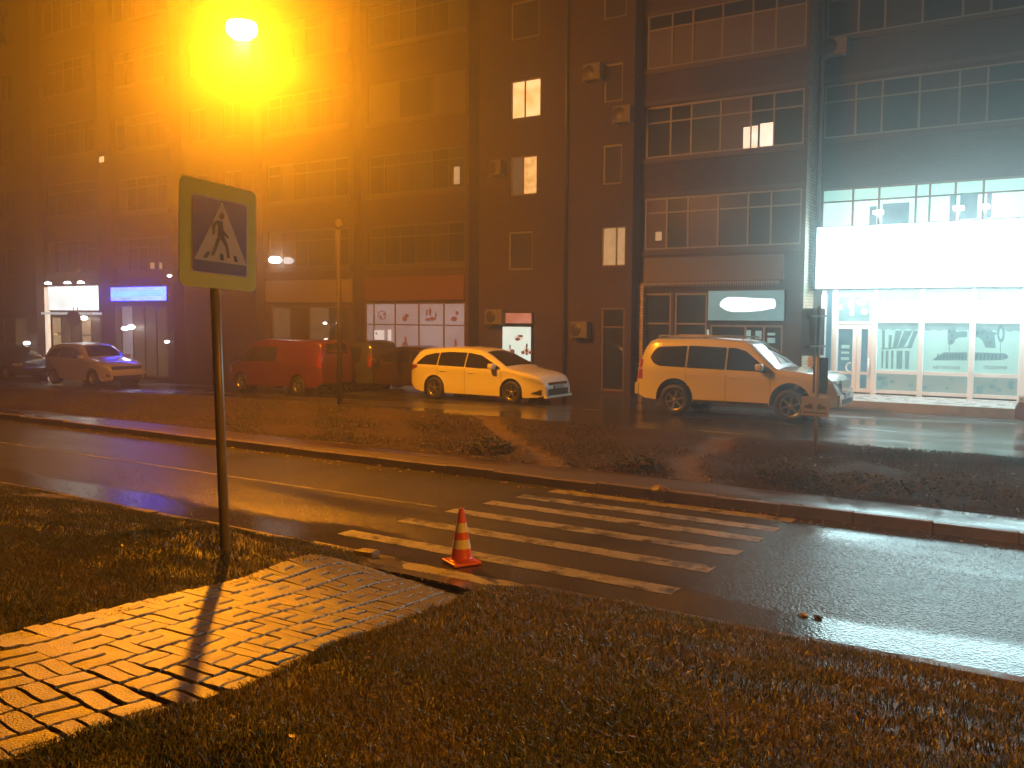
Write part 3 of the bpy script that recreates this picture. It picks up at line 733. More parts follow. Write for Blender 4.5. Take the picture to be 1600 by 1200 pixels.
# ---- S0 shop front in the building: white frames, door, panes with print
Yf = 27.4
M['white_paint'] = mat('white_frame_paint', (.8, .8, .8), .4, var=.04)
sf = empty('shop_front', (-4.9, 27.4, .7)); sf.parent = bld; sf.matrix_parent_inverse = BINV
SFI = Matrix.Translation((4.9, -27.4, -.7))
def sfp(name, bm, m, parent=None):
    if name == 'print' and len(bm.faces) > 1:
        for f in list(bm.faces):
            b2 = nb(); b2.faces.new([b2.verts.new(v.co) for v in f.verts]); sfp(name, b2, m, parent)
        bm.free(); return
    o = bobj(name, bm, m, parent or sf); o.matrix_parent_inverse = (BINV if False else Matrix.Translation((4.9, -27.4, -.7))); return o
cols_x = [px(S0, 1282, 560), px(S0, 1299, 560), SD1+.01, bays[0][1]+.01, bays[1][1]+.01, bays[2][1]+.0]
wds = [.14, .16, .13, .13, .14, .18]
for x, wd_ in zip(cols_x, wds):
    bm = nb(); box(bm, x-.0, x+wd_, Yf-.10, Yf+.10, .62, 3.5, bev=.012); box(bm, x+.02, x+wd_-.02, Yf-.08, Yf+.08, 3.502, 3.6)
    sfp('frame_post', bm, M['white_paint'])
for a, b in bays:
    for z, h in ((.72, .09), (1.27, .1), (2.70, .12)):
        bm = nb(); box(bm, a+.0, b, Yf-.05, Yf+.05, z, z+h); sfp('frame_rail', bm, M['white_paint'])
    for z0, z1, m in ((.81, 1.27, 'film_low'), (1.37, 2.70, 'film'), (2.82, 3.28, 'film_top'), (3.283, 3.6, 'film_teal')):
        bm = nb(); bm.faces.new([bm.verts.new(p) for p in ((a, Yf, z0), (b, Yf, z0), (b, Yf, z1), (a, Yf, z1))]); sfp('pane', bm, M[m])
    # wavy pelmet along the top of the film
    pts = [(a, 2.699)]+[(a+(b-a)*k/14, 2.50+.025*math.sin(k*1.9+a)) for k in range(15)]+[(b, 2.699)]
    bm = nb(); poly_y(bm, pts, Yf-.004); sfp('print', bm, M['film_teal'])
bm = nb(); bm.faces.new([bm.verts.new(p) for p in ((cols_x[0], Yf, .7), (cols_x[1], Yf, .7), (cols_x[1], Yf, 3.6), (cols_x[0], Yf, 3.6))]); sfp('pane', bm, M['dark_blue'])
# glazed double door
def fr(x0, x1, z0, z1, t, bm): 
    box(bm, x0, x1, Yf-.04, Yf+.04, z0, z0+t); box(bm, x0, x1, Yf-.04, Yf+.04, z1-t, z1); box(bm, x0, x0+t, Yf-.04, Yf+.04, z0+t, z1-t); box(bm, x1-t, x1, Yf-.04, Yf+.04, z0+t, z1-t)
dl = SD0+(SD1-SD0)*.60
for k, (a, b) in enumerate([(SD0, dl), (dl+.01, SD1)]):
    bm = nb(); fr(a, b, .72, 2.62, .11, bm); box(bm, a+.11, b-.11, Yf-.04, Yf+.04, 1.22, 1.30)
    d = sfp('glass_door', bm, M['white_paint'])
    bm = nb(); bm.faces.new([bm.verts.new(p) for p in ((a+.1, Yf+.01, .8), (b-.1, Yf+.01, .8), (b-.1, Yf+.01, 2.55), (a+.1, Yf+.01, 2.55))])
    sfp('door_glass', bm, M['dark_blue'])
    bm = nb()
    if k == 0:
        c = Vector((b-.13, Yf-.09, 1.42))
        for q in range(10):
            a1 = PI/2+PI*q/10; a2 = PI/2+PI*(q+1)/10
            cyl(bm, c+Vector((math.cos(a1)*.13, 0, math.sin(a1)*.13)), c+Vector((math.cos(a2)*.13, 0, math.sin(a2)*.13)), .022, n=6)
    else:
        cyl(bm, (b-.07, Yf-.09, 1.15), (b-.07, Yf-.09, 1.7), .018, n=6)
    sfp('door_handle', bm, M['white_paint'])
for z0, z1 in ((1.95, 2.05), (1.8, 1.86), (1.62, 1.7)):
    bm = nb(); box(bm, SD0+.2, dl-.2, Yf-.006, Yf+.004, z0, z1); sfp('door_notice', bm, M['film'])
bm = nb(); fr(SD0, SD1, 2.64, 3.5, .08, bm); sfp('door_transom', bm, M['white_paint'])
bm = nb(); bm.faces.new([bm.verts.new(p) for p in ((SD0, Yf+.01, 2.7), (SD1, Yf+.01, 2.7), (SD1, Yf+.01, 3.6), (SD0, Yf+.01, 3.6))]); sfp('pane', bm, M['film_teal'])
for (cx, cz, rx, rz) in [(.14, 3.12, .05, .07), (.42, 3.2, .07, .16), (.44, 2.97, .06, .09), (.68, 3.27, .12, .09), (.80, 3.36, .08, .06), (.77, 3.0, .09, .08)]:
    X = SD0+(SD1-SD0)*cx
    bm = nb(); poly_y(bm, [(X+rx*math.cos(t*PI/5)*(1+.15*math.sin(3*t)), cz+rz*math.sin(t*PI/5)) for t in range(10)], Yf-.002); sfp('painted_lamp_reflection', bm, M['film_top'])  # glowing patches painted as lamp reflections in the transom glass
# window prints: striped figures, sewing machine, lettering
a, b = bays[0]; W_ = b-a
pr = nb()
for k, (u0, u1, v0, v1, l0, l1) in enumerate([(.13, .20, 2.48, 1.95, .16, .21), (.30, .38, 2.35, 1.95, .30, .36), (.46, .62, 2.48, 1.98, .40, .50), (.66, .86, 2.48, 2.02, .52, .66), (.88, .99, 2.48, 2.0, .74, .84)]):
    poly_y(pr, [(a+W_*u0, v0), (a+W_*u1, v0), (a+W_*l1, v1), (a+W_*l0, v1)], Yf-.004)
for u0, u1 in ((.14, .19), (.24, .31), (.37, .43), (.50, .64), (.70, .80)):
    poly_y(pr, [(a+W_*u0, 1.92), (a+W_*u1, 1.92), (a+W_*(u1+.0), 1.42), (a+W_*(u0+.01), 1.42)], Yf-.004)
poly_y(pr, [(a+W_*.13, 1.98), (a+W_*.86, 2.05), (a+W_*.86, 2.02), (a+W_*.13, 1.94)], Yf-.006)
sfp('print', pr, M['print'])
def pxz(x, y): P = at_y(x, y, Yf); return (P.x, P.z)
def zp(pts, x0=1440, y0=500, s=10): return [pxz(x0+u/s, y0+v/s) for u, v in pts]
pr = nb()
def clipx(pts, lo, hi): return pts
poly_y(pr, zp([(405, 120), (520, 110), (540, 180), (712, 175), (712, 265), (590, 270), (530, 300), (500, 370), (440, 392), (410, 375)]), Yf-.004)
poly_y(pr, zp([(820, 140), (1060, 135), (1120, 190), (1190, 200), (1190, 220), (1140, 235), (1160, 440), (1000, 430), (960, 340), (900, 270), (820, 262)]), Yf-.004)
ring = [(1240+62*math.cos(t*PI/8), 215+135*math.sin(t*PI/8)) for t in range(16)]; poly_y(pr, zp(ring), Yf-.0045)
poly_y(pr, zp([(170, 615), (350, 505), (712, 505), (712, 630), (200, 630)]), Yf-.004)
poly_y(pr, zp([(820, 505), (1300, 520), (1355, 565), (1340, 600), (1260, 625), (820, 632)]), Yf-.004)
poly_y(pr, zp([(428, 395), (440, 395), (440, 500), (428, 500)]), Yf-.004); poly_y(pr, zp([(1225, 350), (1237, 350), (1237, 510), (1225, 510)]), Yf-.004)
sfp('print', pr, M['print'])
pr = nb()
poly_y(pr, zp([(1240+26*math.cos(t*PI/8), 215+80*math.sin(t*PI/8)) for t in range(16)]), Yf-.007)
sfp('print', pr, M['film'])
pr = nb()
for k in range(9):
    u = 250+k*48; poly_y(pr, zp([(u, 530), (u+26, 530), (u+8, 610), (u-16, 610)]), Yf-.007)
for k in range(7):
    u = 860+k*60; poly_y(pr, zp([(u, 530), (u+26, 530), (u+8, 610), (u-16, 610)]), Yf-.007)
for (u, v) in ((430, 160), (460, 230), (450, 320), (860, 180), (930, 190), (1010, 250), (1060, 330)): poly_y(pr, zp([(u, v), (u+22, v-8), (u+34, v+34), (u+4, v+44)]), Yf-.007)
sfp('print', pr, M['print_dk'])
def text_mesh(s, size, name='lettering', bold=.0):
    c = bpy.data.curves.new('t', 'FONT'); c.body = s; c.size = size; c.offset = bold; c.resolution_u = 3
    o = bpy.data.objects.new('t', c); col.objects.link(o)
    bpy.context.view_layer.update()
    me = bpy.data.meshes.new_from_object(o.evaluated_get(bpy.context.evaluated_depsgraph_get())); bpy.data.objects.remove(o)
    me.name = name
    return me
def place_text(s, x0, x1, z, Y, m, bold=.0):
    me = text_mesh(s, 1, bold=bold); w_ = max(v.co.x for v in me.vertices)-min(v.co.x for v in me.vertices)
    k = (x1-x0)/w_; mn = min(v.co.x for v in me.vertices)
    for v in me.vertices: v.co = Vector((x0+(v.co.x-mn)*k, Y, z+v.co.y*k))
    me.materials.append(m); return me
for s_, xa, xb in (('АВТОРСКИЕ', 1457, 1500), ('ПОДАРКИ', 1537, 1573)):
    A = at_y(xa, 576, Yf); B = at_y(xb, 576, Yf)
    o = newobj('lettering', place_text(s_, A.x, B.x, A.z, Yf-.006, M['print_dk'], .01), sf); o.matrix_parent_inverse = SFI
pr = nb()
for k in range(26):
    bx_ = bays[random.choice((0, 2, 0, 1, 2))]; X = random.uniform(bx_[0]+.1, bx_[1]-.1); Z = random.uniform(.9, 1.2); r = random.uniform(.03, .09)
    poly_y(pr, [(X+r*math.cos(t*PI/4)*random.uniform(.7, 1.2), Z+r*.8*math.sin(t*PI/4)) for t in range(8)], Yf-.004-.0002*k)
sfp('print', pr, M['print'])

# step platform before the shop
bm = nb(); box(bm, -7.35, 5, 25.0, 27.35, .3, .68, bev=.015); tag(bobj('entrance_step', bm, M['concrete']), kind='structure')
bm = nb(); box(bm, -41, -7.4, 22.9, 22.98, -.3, .28, bev=.01); 
o = bobj('pavement_edge', bm, M['kerb']); tag(o, kind='structure'); o.rotation_euler = (0, -.0, 0); o.location = (0, -.3, -.25)

# ---- signs, each a thing of its own
def signbox(name, s, xa, xb, z0, z1, dep, face, label, cat='sign', glow=None, body='dark_metal', proud=.0):
    Y = BX[s][2]; e = empty(name, ((xa+xb)/2, Y-proud-.004, z0)); tag(e, label, cat)
    hw = (xb-xa)/2; bm = nb(); box(bm, -hw, hw, -dep, 0, 0, z1-z0, bev=.01); bobj('housing', bm, M[body], e)
    bm = nb(); poly_y(bm, [(-hw+.03, .03), (hw-.03, .03), (hw-.03, z1-z0-.03), (-hw+.03, z1-z0-.03)], -dep-.004); bobj('face', bm, M[face], e)
    return e
M['sign_white'] = glow_mat('bright_sign_face', (.60, .94, 1.0), 15, (.60, .95, 1.0), .6)
M['sign_s1'] = glow_mat('pale_sign_face', (.10, .26, .30), .85, (.14, .34, .38), 1.2)
M['sign_blob'] = glow_mat('sign_lettering_glow', (.80, .95, 1.0), 1.5, (.65, .85, .92), 2)
M['sign_blue'] = glow_mat('blue_sign_face', (.02, .03, 1.0), 22, (.03, .05, 1.0), 1)
M['sign_cyan'] = glow_mat('cyan_sign_lettering', (.26, .75, 1.0), 1.5, (.25, .6, .9), 2)
M['sign_cream'] = mat('cream_sign', (.22, .17, .12), .6, var=.08)
M['sign_red'] = mat('red_brown_sign', (.11, .04, .02), .6, var=.1)
M['sign_floodglow7'] = glow_mat('sign_painted_floodlight', (.55, .58, .56), 2.0, (.95, 1.0, .97), .9)  # floodlight falling on this panel is put in as uneven emission
M['sign_pink'] = glow_mat('pink_sign', (.45, .16, .10), .7, (.62, .30, .22), 2.5)
M['light_white'] = glow_mat('white_light', (1, 1, .97), 14, (1, 1, 1), 1)
M['light_flood'] = glow_mat('floodlight', (1, .97, .9), 18, (1, 1, 1), 1)
M['lightbox'] = glow_mat('lightbox_face', (.62, .92, .88), .95, (.75, .98, .95), 1.5)

e = signbox('shop_fascia_sign', S0, -7.42, 3.0, 3.62, 5.38, .55, 'sign_white', 'long overexposed white fascia sign over the glass shop front on the right')

# flood arms rising over the fascia
for xx in (1372, 1497, 1537):
    X = at_y(xx, 345, 26.8).x-(-7.42+3.0)/2
    bm = nb(); cyl(bm, (X, -.3, 1.76), (X, -.55, 2.05), .02, n=6); bobj('lamp_arm', bm, M['white_paint'], e)
    bm = nb(); box(bm, X-.12, X+.12, -.68, -.5, 2.02, 2.12, bev=.01); bobj('lamp_head', bm, M['light_flood'], e)
ld = bpy.data.lights.new('added_fascia_light', 'AREA'); ld.shape = 'RECTANGLE'; ld.size = 10.0; ld.size_y = .12; ld.energy = 380; ld.color = (.86, 1, .96)  # added strip light that whitens the shop frames and the step
lo = bpy.data.objects.new('added_fascia_light', ld); col.objects.link(lo); lo.parent = e; lo.location = (0, -.46, -.03); lo.rotation_euler = (math.radians(12), 0, 0)

xa, xb = px(S1, 1108, 480), px(S1, 1229, 480)
e = signbox('lit_shop_sign', S1, xa, xb, 2.70, 3.62, .14, 'sign_s1', 'glowing pale teal sign with a blurred white middle, above the white four wheel drive')
bm = nb(); hw = (xb-xa)/2
poly_y(bm, [(.06+ .72*hw*math.copysign(abs(math.cos(t*PI/12))**.5, math.cos(t*PI/12)), .50+.20*math.copysign(abs(math.sin(t*PI/12))**.7, math.sin(t*PI/12))+.03*math.sin(t)) for t in range(24)], -.150); bobj('lettering', bm, M['sign_blob'], e)
xa, xb = px(S6, 168, 460), px(S6, 266, 460)
e = signbox('blue_shop_sign', S6, xa, xb, 3.36, 3.98, .16, 'sign_blue', 'bright blue and cyan shop sign on the far left')
bm = nb(); hw = (xb-xa)/2; poly_y(bm, [(-.86*hw, .17), (.93*hw, .2), (.93*hw, .46), (-.86*hw, .44)], -.172); bobj('lettering', bm, M['sign_cyan'], e)
signbox('cream_shop_sign', S4, px(S4, 417, 455), px(S4, 551, 455), 3.3, 4.12, .08, 'sign_cream', 'unlit cream shop sign above the red van', body='sign_cream')
signbox('red_shop_sign', S3, px(S3, 574, 455), px(S3, 727, 455), 3.36, 4.2, .1, 'sign_red', 'unlit red brown fascia sign above the poster covered shop window', body='sign_red')
xa, xb = px(S7, 79, 465), px(S7, 159, 465)
e = signbox('floodlit_shop_sign', S7, xa, xb, 2.95, 4.05, .12, 'sign_floodglow7', 'white shop sign floodlit from above on the far left')
hw = (xb-xa)/2
for X in (-.62*hw, .15*hw, .66*hw):
    bm = nb(); cyl(bm, (X, -.12, 1.1), (X, -.5, 1.25), .02, n=6); bobj('lamp_arm', bm, M['dark_metal'], e)
    bm = nb(); lathe(bm, [(.001, .02), (.11, .0), (.14, -.07), (.001, -.075)], (X, -.52, 1.24), 'z', 12); bobj('lamp_head', bm, M['light_flood'], e)
bm = nb(); box(bm, -hw-.02, hw+.02, -.45, -.02, -.16, -.06, bev=.01); bobj('canopy', bm, M['poster_hi'], e)  # no lamp: the canopy's brightness is put in as its own emission
bm = nb(); box(bm, -hw-.32, -hw-.06, -.1, .0, -2.8, 1.05); bobj('painted_glow_pilaster', bm, M['lit_white'], e)  # shop light on this strip is put in as emission
P = at_y(115, 497, 22.95)
e = empty('oval_hanging_sign', P); tag(e, 'dark oval sign hanging under the floodlit white shop sign', 'sign')
bm = nb(); poly_y(bm, [(.52*math.cos(t*PI/12), .34*math.sin(t*PI/12)) for t in range(24)], .03, .05); bobj('board', bm, M['sign_red'], e)
bm = nb(); cyl(bm, (0, .0, .3), (0, .0, .48), .015, n=6); cyl(bm, (.3, .0, .25), (.3, 0, .48), .015, n=6); bobj('hanger', bm, M['dark_metal'], e)

# poster prints in the S3 shop window
wS3 = [o for o in bld.children if o.name.startswith('shop_window')]
Y3 = BX[S3][2]+.03
def blob(bm, x, y, rx, ry, Y, n=9, k=0):
    P = at_y(x, y, Y); s = 1/52
    poly_y(bm, [(P.x+rx*s*1.45*math.cos(t*2*PI/n)*random.uniform(.75, 1.2), P.z+ry*s*math.sin(t*2*PI/n)*random.uniform(.75, 1.2)) for t in range(n)], Y-.0006*k)
for k, (x, y, rx, ry) in enumerate([(632, 498, 5, 4), (635, 493, 4, 3), (668, 499, 4, 3), (676, 498, 5, 4), (672, 487, 2, 8), (667, 489, 1.5, 6), (681, 492, 1.5, 6), (709, 498, 5, 4), (714, 489, 3, 4), (633, 540, 5, 9), (628, 549, 6, 5), (641, 548, 7, 6), (634, 530, 2, 6), (675, 545, 5, 5), (668, 553, 7, 5), (712, 537, 2, 9), (718, 546, 4, 5), (708, 545, 2, 7)]):
    bm = nb(); blob(bm, x, y, rx, ry, Y3, k=k); bpart('poster_print', bm, M['pprint'])
bm = nb()
P = at_y(597, 492, Y3); N_ = 20
for t in range(N_):
    a1, a2 = 2*PI*t/N_, 2*PI*(t+1)/N_
    bm.faces.new([bm.verts.new(p) for p in ((P.x+.2*math.cos(a1), Y3, P.z+.16*math.sin(a1)), (P.x+.2*math.cos(a2), Y3, P.z+.16*math.sin(a2)), (P.x+.16*math.cos(a2), Y3, P.z+.125*math.sin(a2)), (P.x+.16*math.cos(a1), Y3, P.z+.125*math.sin(a1)))])
bmesh.ops.remove_doubles(bm, verts=bm.verts, dist=.001); bpart('poster_print', bm, M['pprint'])
for (x, y, rx, ry) in ((595, 495, 1.2, 5), (601, 491, 3, 2)): bm = nb(); blob(bm, x, y, rx, ry, Y3-.002); bpart('poster_print', bm, M['pprint'])
lit_rect(S3, 585, 600, 516, 553, 'poster_hi', .02, 'door_notice'); lit_rect(S3, 606, 611, 515, 552, 'poster_hi', .02, 'door_notice')
for q in ((588, 521, 1.5, 2), (593, 537, 5, 1)): bm = nb(); blob(bm, *q, BX[S3][2]+.015); bpart('poster_print', bm, M['pprint2'])

# lightbox and its pink head sign on the plain brick section
xa, xb = -17.4, -16.22
e = signbox('poster_lightbox', S2, xa, xb, 1.30, 2.5, .14, 'lightbox', 'glowing pale poster box with three pictures behind the bonnet of the white estate car', 'lightbox', body='black')
Yl = BX[S2][2]-.004-.14-.008; ox = (xa+xb)/2; 
def lb(x, y, rx, ry, m, k=0):
    P = at_y(x, y, Yl-.0005*k); s = 1/52; n = 9
    bm = nb(); poly_y(bm, [(P.x-ox+rx*s*1.3*math.cos(t*2*PI/n)*random.uniform(.8, 1.2), P.z-1.30+ry*s*math.sin(t*2*PI/n)*random.uniform(.8, 1.2)) for t in range(n)], -.148-.0006*k); return bobj('picture', bm, M[m], e)
for k, (x, y, rx, ry, m) in enumerate([(811, 527, 7, 5, 'poster_hi'), (809, 530, 4, 3, 'pprint'), (813, 525, 4, 2, 'pprint2'), (797, 549, 6, 5, 'poster_hi'), (797, 542, 1.2, 5, 'pprint2'), (800, 549, 3, 4, 'pprint'), (803, 550, 1.2, 4, 'pprint2'), (823, 549, 7, 6, 'poster_hi'), (823, 541, 1.5, 5, 'pprint2'), (817, 551, 3, 3, 'pprint'), (829, 551, 3, 3, 'pprint'), (823, 548, 2.5, 4, 'sign_cream'), (823, 553, 2, 2, 'pprint2')]): lb(x, y, rx, ry, m, k)
signbox('pink_shop_sign', S2, xa, xb, 2.56, 2.95, .12, 'sign_pink', 'small dull pink lit sign above the poster lightbox', body='dark_metal')

# air conditioners
def ac(s, x, y, label, wpx=.75):
    Y = BX[s][2]; P = at_y(x, y, Y-.3)
    e = empty('air_conditioner', (P.x, Y-.004, P.z)); tag(e, label, 'air conditioner', 'air conditioners on the facade')
    bm = nb(); box(bm, -wpx/2, wpx/2, -.36, -.06, -.25, .25, bev=.02); bobj('casing', bm, M['panel'], e)
    bm = nb(); lathe(bm, [(.001, -.366), (.19, -.368), (.2, -.362)], (-.1, 0, 0), 'y', 16); bobj('fan_grille', bm, M['dark_metal'], e)
    bm = nb(); box(bm, -.28, -.25, -.36, 0, -.28, -.254); box(bm, .25, .28, -.36, 0, -.28, -.254); bobj('bracket', bm, M['steel'], e)
ac(S0, 1303, 72, 'air conditioner under the top right loggia beside the section corner')
ac(S2, 772, 495, 'air conditioner left of the small pink sign above the poster lightbox', .7)
ac(S2, 905, 515, 'air conditioner on the plain brick wall right of the drain pipe', .6)
ac(S2, 925, 112, 'air conditioner beside the highest dark window of the brick section', .6)
ac(S2, 972, 178, 'air conditioner below the dark stair window of the brick section', .6)
ac(S2, 775, 262, 'air conditioner left of the half lit curtained window', .45)

# small wall lamps
def wlamp(s, x, y, r, m, label, sx=1.0):
    Y = BX[s][2]; P = at_y(x, y, Y-.25); e = empty('wall_lamp', (P.x, Y-.004, P.z)); tag(e, label, 'lamp')
    bm = nb(); cyl(bm, (0, 0, .05), (0, -.22, .05), .02, n=6); bobj('arm', bm, M['dark_metal'], e)
    bm = nb(); lathe(bm, [(.001, -r*.5), (r*sx*.7, -r*.4), (r*sx, 0), (r*sx*.6, r*.45), (.001, r*.5)], (0, -.25, 0), 'z', 12); bobj('lens', bm, M[m], e)
wlamp(S4, 430, 406, .26, 'light_white', 'white wall lamp right of the yellow framed crossing sign', 1.0)
wlamp(S3, 517, 374, .09, 'light_flood', 'small bright lamp left of the top of the thin verge pole')
wlamp(S6, 196, 513, .16, 'light_white', 'white lamp over the shop door under the blue sign', 1.0)
wlamp(S6, 205, 511, .17, 'light_white', 'second white lamp at the shop door under the blue sign', 1.0)
wlamp(S6, 261, 534, .10, 'light_flood', 'small yellow lamp low on the shop front right of the blue sign')
wlamp(S6, 265, 431, .09, 'light_flood', 'tiny warm lamp just above the right end of the blue sign')
wlamp(S7, 131, 497, .17, 'light_white', 'white lamp beside the dark oval sign')
wlamp(S8, 42, 536, .15, 'light_white', 'small white lamp on the wall at the far left')
wlamp(S4, 508, 505, .07, 'light_flood', 'tiny lamp in the dark shop window behind the red van')
wlamp(S7, 87, 522, .10, 'lit_curtain', 'dull yellow lamp inside the floodlit shop front')

# ------------------------------------------------------------------ crossing sign on its pole
M['sign_lime'] = mat('fluorescent_border', (.80, .88, .02), .4, var=.06)
M['sign_bluep'] = mat('sign_blue_field', (.11, .10, .36), .4, var=.06)
M['sign_whitep'] = mat('sign_white_field', (.75, .68, .6), .4, var=.05)
M['sign_blackp'] = mat('sign_black_figure', (.03, .03, .025), .5)
d0 = at_z(352, 850, 1.08)
d0.z = z_near(d0.x, d0.y); print('sign base', d0, 'want 1.08')
d0.z = max(d0.z, 1.05)
ZP = (d0-Vector((0, 0, CAM_H))).dot(fwd); SS = ZP*158/1450
ps = empty('crossing_sign', (d0.x, d0.y, d0.z-.05)); tag(ps, 'lime bordered blue pedestrian crossing sign on a steel pole standing in the near grass', 'road sign')
PH = 415/1450*ZP
tl = (Matrix.Rotation(math.radians(.9), 4, 'X')) 
bm = nb(); cyl(bm, (0, 0, -.3), (0, 0, PH+SS*.93), .036, n=16); pole = bobj('pole', bm, M['steel'], ps)
bm = nb(); lathe(bm, [(.036, PH+SS*.93), (.03, PH+SS*.93+.012), (.001, PH+SS*.93+.014)], n=16); bobj('pole_cap', bm, M['dark_metal'], ps)
for zz in (PH+.15*SS, PH+.8*SS):
    bm = nb(); lathe(bm, [(.037, zz), (.043, zz), (.043, zz+.03), (.037, zz+.03)], n=16); box(bm, .03, .06, -.09, .09, zz, zz+.03); bobj('clamp', bm, M['dark_metal'], ps)
def rrect(y0, y1, z0, z1, r, n=5):
    pts = []
    for cy_, cz_, a0 in ((y1-r, z1-r, 0), (y0+r, z1-r, PI/2), (y0+r, z0+r, PI), (y1-r, z0+r, 1.5*PI)):
        for i in range(n+1): a = a0+PI/2*i/n; pts.append((cy_+r*math.cos(a), cz_+r*math.sin(a)))
    return pts
def yzpoly(name, pts, x, m, th=.0, parent=None):
    bm = nb(); A = [bm.verts.new((x, p[0], p[1])) for p in pts]; bm.faces.new(A)
    if th:
        B = [bm.verts.new((x-th, p[0], p[1])) for p in pts]; bm.faces.new(B[::-1]); n = len(pts)
        for i in range(n): bm.faces.new((A[i], A[(i+1) % n], B[(i+1) % n], B[i]))
    return bobj(name, bm, M[m], parent)
zb = PH-.01; X0 = .066
plate = yzpoly('sign_plate', [(y, z) for y, z in rrect(-SS/2, SS/2, zb, zb+SS, .05)], X0, 'sign_lime', .006, ps)
def uv(u, v): return (-SS/2+SS*u, zb+SS*v)
def cr(x, y):
    xl = 190+(y-100)*.053; wd = 650-(y-100)*.03; u = (x-xl)/wd
    yt = 100+(x-190)*.21; yb = 1040+(x-240)*.09; v = (yb-y)/(yb-yt); return uv(u, v)
def pl(name, pts, k, m): 
    o = yzpoly(name, pts, X0+.0015*k, m, 0, plate); return o
a_, b_ = .145, .87
pl('white_outline', rrect(*[uv(a_, 0)[0], uv(b_, 0)[0], uv(0, a_-.012)[1], uv(0, b_-.015)[1]], .02), 1, 'sign_whitep')
pl('blue_field', rrect(*[uv(a_+.012, 0)[0], uv(b_-.012, 0)[0], uv(0, a_)[1], uv(0, b_-.027)[1]], .018), 2, 'sign_bluep')
pl('white_triangle', [cr(540, 322), cr(338, 815), cr(770, 872)], 3, 'sign_whitep')
hd = [cr(540+22*math.cos(t*PI/6), 448+30*math.sin(t*PI/6)) for t in range(12)]
pl('walking_figure', hd, 4, 'sign_blackp')
for pts in ([(500, 482), (550, 492), (560, 560), (566, 620), (512, 625), (512, 545)], [(500, 484), (512, 500), (488, 535), (492, 607), (470, 605), (464, 520)],
            [(556, 560), (607, 628), (596, 640), (558, 600)], [(512, 620), (540, 640), (492, 785), (466, 783)], [(530, 615), (566, 615), (604, 700), (624, 808), (600, 804), (580, 712), (536, 640)],
            [(430, 752), (458, 750), (438, 806), (402, 803)], [(538, 768), (565, 770), (573, 828), (540, 822)], [(647, 783), (674, 787), (694, 842), (662, 836)]):
    pl('walking_figure', [cr(*p) for p in pts], 4, 'sign_blackp')
plate.matrix_basis = Matrix.Translation((0, 0, zb+SS/2)) @ Matrix.Rotation(math.radians(-3.2), 4, 'X') @ Matrix.Translation((0, 0, -zb-SS/2))
ps.rotation_euler = (math.radians(1.1), math.radians(-.6), math.radians(6.5))

# far crossing sign seen from behind with a small plate on its post
P = at_z(1272, 722, .26); P = Vector((P.x, P.y, z_far(P.x, P.y)))
zz = z_far(P.x, P.y)
for _ in range(10): P = at_z(1273, 722, z_far(P.x, P.y))
dep = (P-Vector((0, 0, CAM_H))).dot(fwd); mpp = dep/1450
fs = empty('crossing_sign', (P.x, P.y, P.z-.03)); tag(fs, 'back of a square sign on a thin post before the white four wheel drive', 'road sign')
bm = nb(); cyl(bm, (0, 0, -.3), (0, 0, (722-478)*mpp), .034, n=12); bobj('pole', bm, M['steel'], fs)
z1, z0_ = (722-480)*mpp, (722-553)*mpp; s_ = z1-z0_
bm = nb(); box(bm, -.055, -.05, -s_*.62, s_*.38, z0_, z1, bev=.0); bobj('sign_plate', bm, M['steel_dk'] if 'steel_dk' in M else M['frame_d'], fs)
for zz in (z0_+.15, z1-.15):
    bm = nb(); box(bm, -.049, .045, -s_*.45, s_*.25, zz, zz+.03); bobj('bracket', bm, M['steel'], fs)
bm = nb(); zc = (722-632)*mpp; hh = 15*mpp; box(bm, -.26, .26, -.05, -.04, zc-hh, zc+hh, bev=.0); pb = bobj('direction_plate', bm, M['sign_grey'], fs)
for sx in (-1, 1):
    bm = nb(); poly_y(bm, [(sx*.21, zc-.03), (sx*.04, zc-.05), (sx*.05, zc+.02), (sx*.10, zc+.06), (sx*.13, zc+.02), (sx*.20, zc+.01)], -.053); bobj('arrow', bm, M['sign_blackp'], pb)
bm = nb(); poly_y(bm, [(-.22, zc-.12), (.22, zc-.12), (.22, zc-.10), (-.22, zc-.10)], -.053); bobj('arrow', bm, M['sign_blackp'], pb)
M['purple'] = mat('dull_purple_plate', (.07, .055, .09), .4)
bm = nb(); box(bm, -.1, .18, .036, .045, (722-612)*mpp, (722-556)*mpp); bobj('notice_board', bm, M['purple'], fs)
bm = nb(); box(bm, -.20, -.12, .04, .05, (722-571)*mpp, (722-555)*mpp); box(bm, -.12, -.03, .044, .048, (722-565)*mpp, (722-562)*mpp); bobj('notice_board', bm, M['sign_whitep'], fs)
fs.rotation_euler = (0, 0, math.radians(-12))

# thin pole in the verge
M['dull_pole'] = mat('weathered_pole', (.032, .026, .02), .9, spec=.05)
P = at_z(531, 632, .4)
for _ in range(10): P = at_z(531, 632, z_far(P.x, P.y))
mpp = (P-Vector((0, 0, CAM_H))).dot(fwd)/1450
e = empty('verge_pole', (P.x, P.y, P.z)); tag(e, 'thin pale pole standing in the verge behind the back of the red van', 'pole')
bm = nb(); cyl(bm, (0, 0, -.3), (0, 0, 272*mpp), .075, .055, n=12); bobj('shaft', bm, M['dull_pole'], e)
bm = nb(); lathe(bm, [(.055, 272*mpp), (.11, 275*mpp), (.12, 280*mpp), (.05, 286*mpp), (.001, 287*mpp)], n=12); bobj('cap', bm, M['dull_pole'], e)

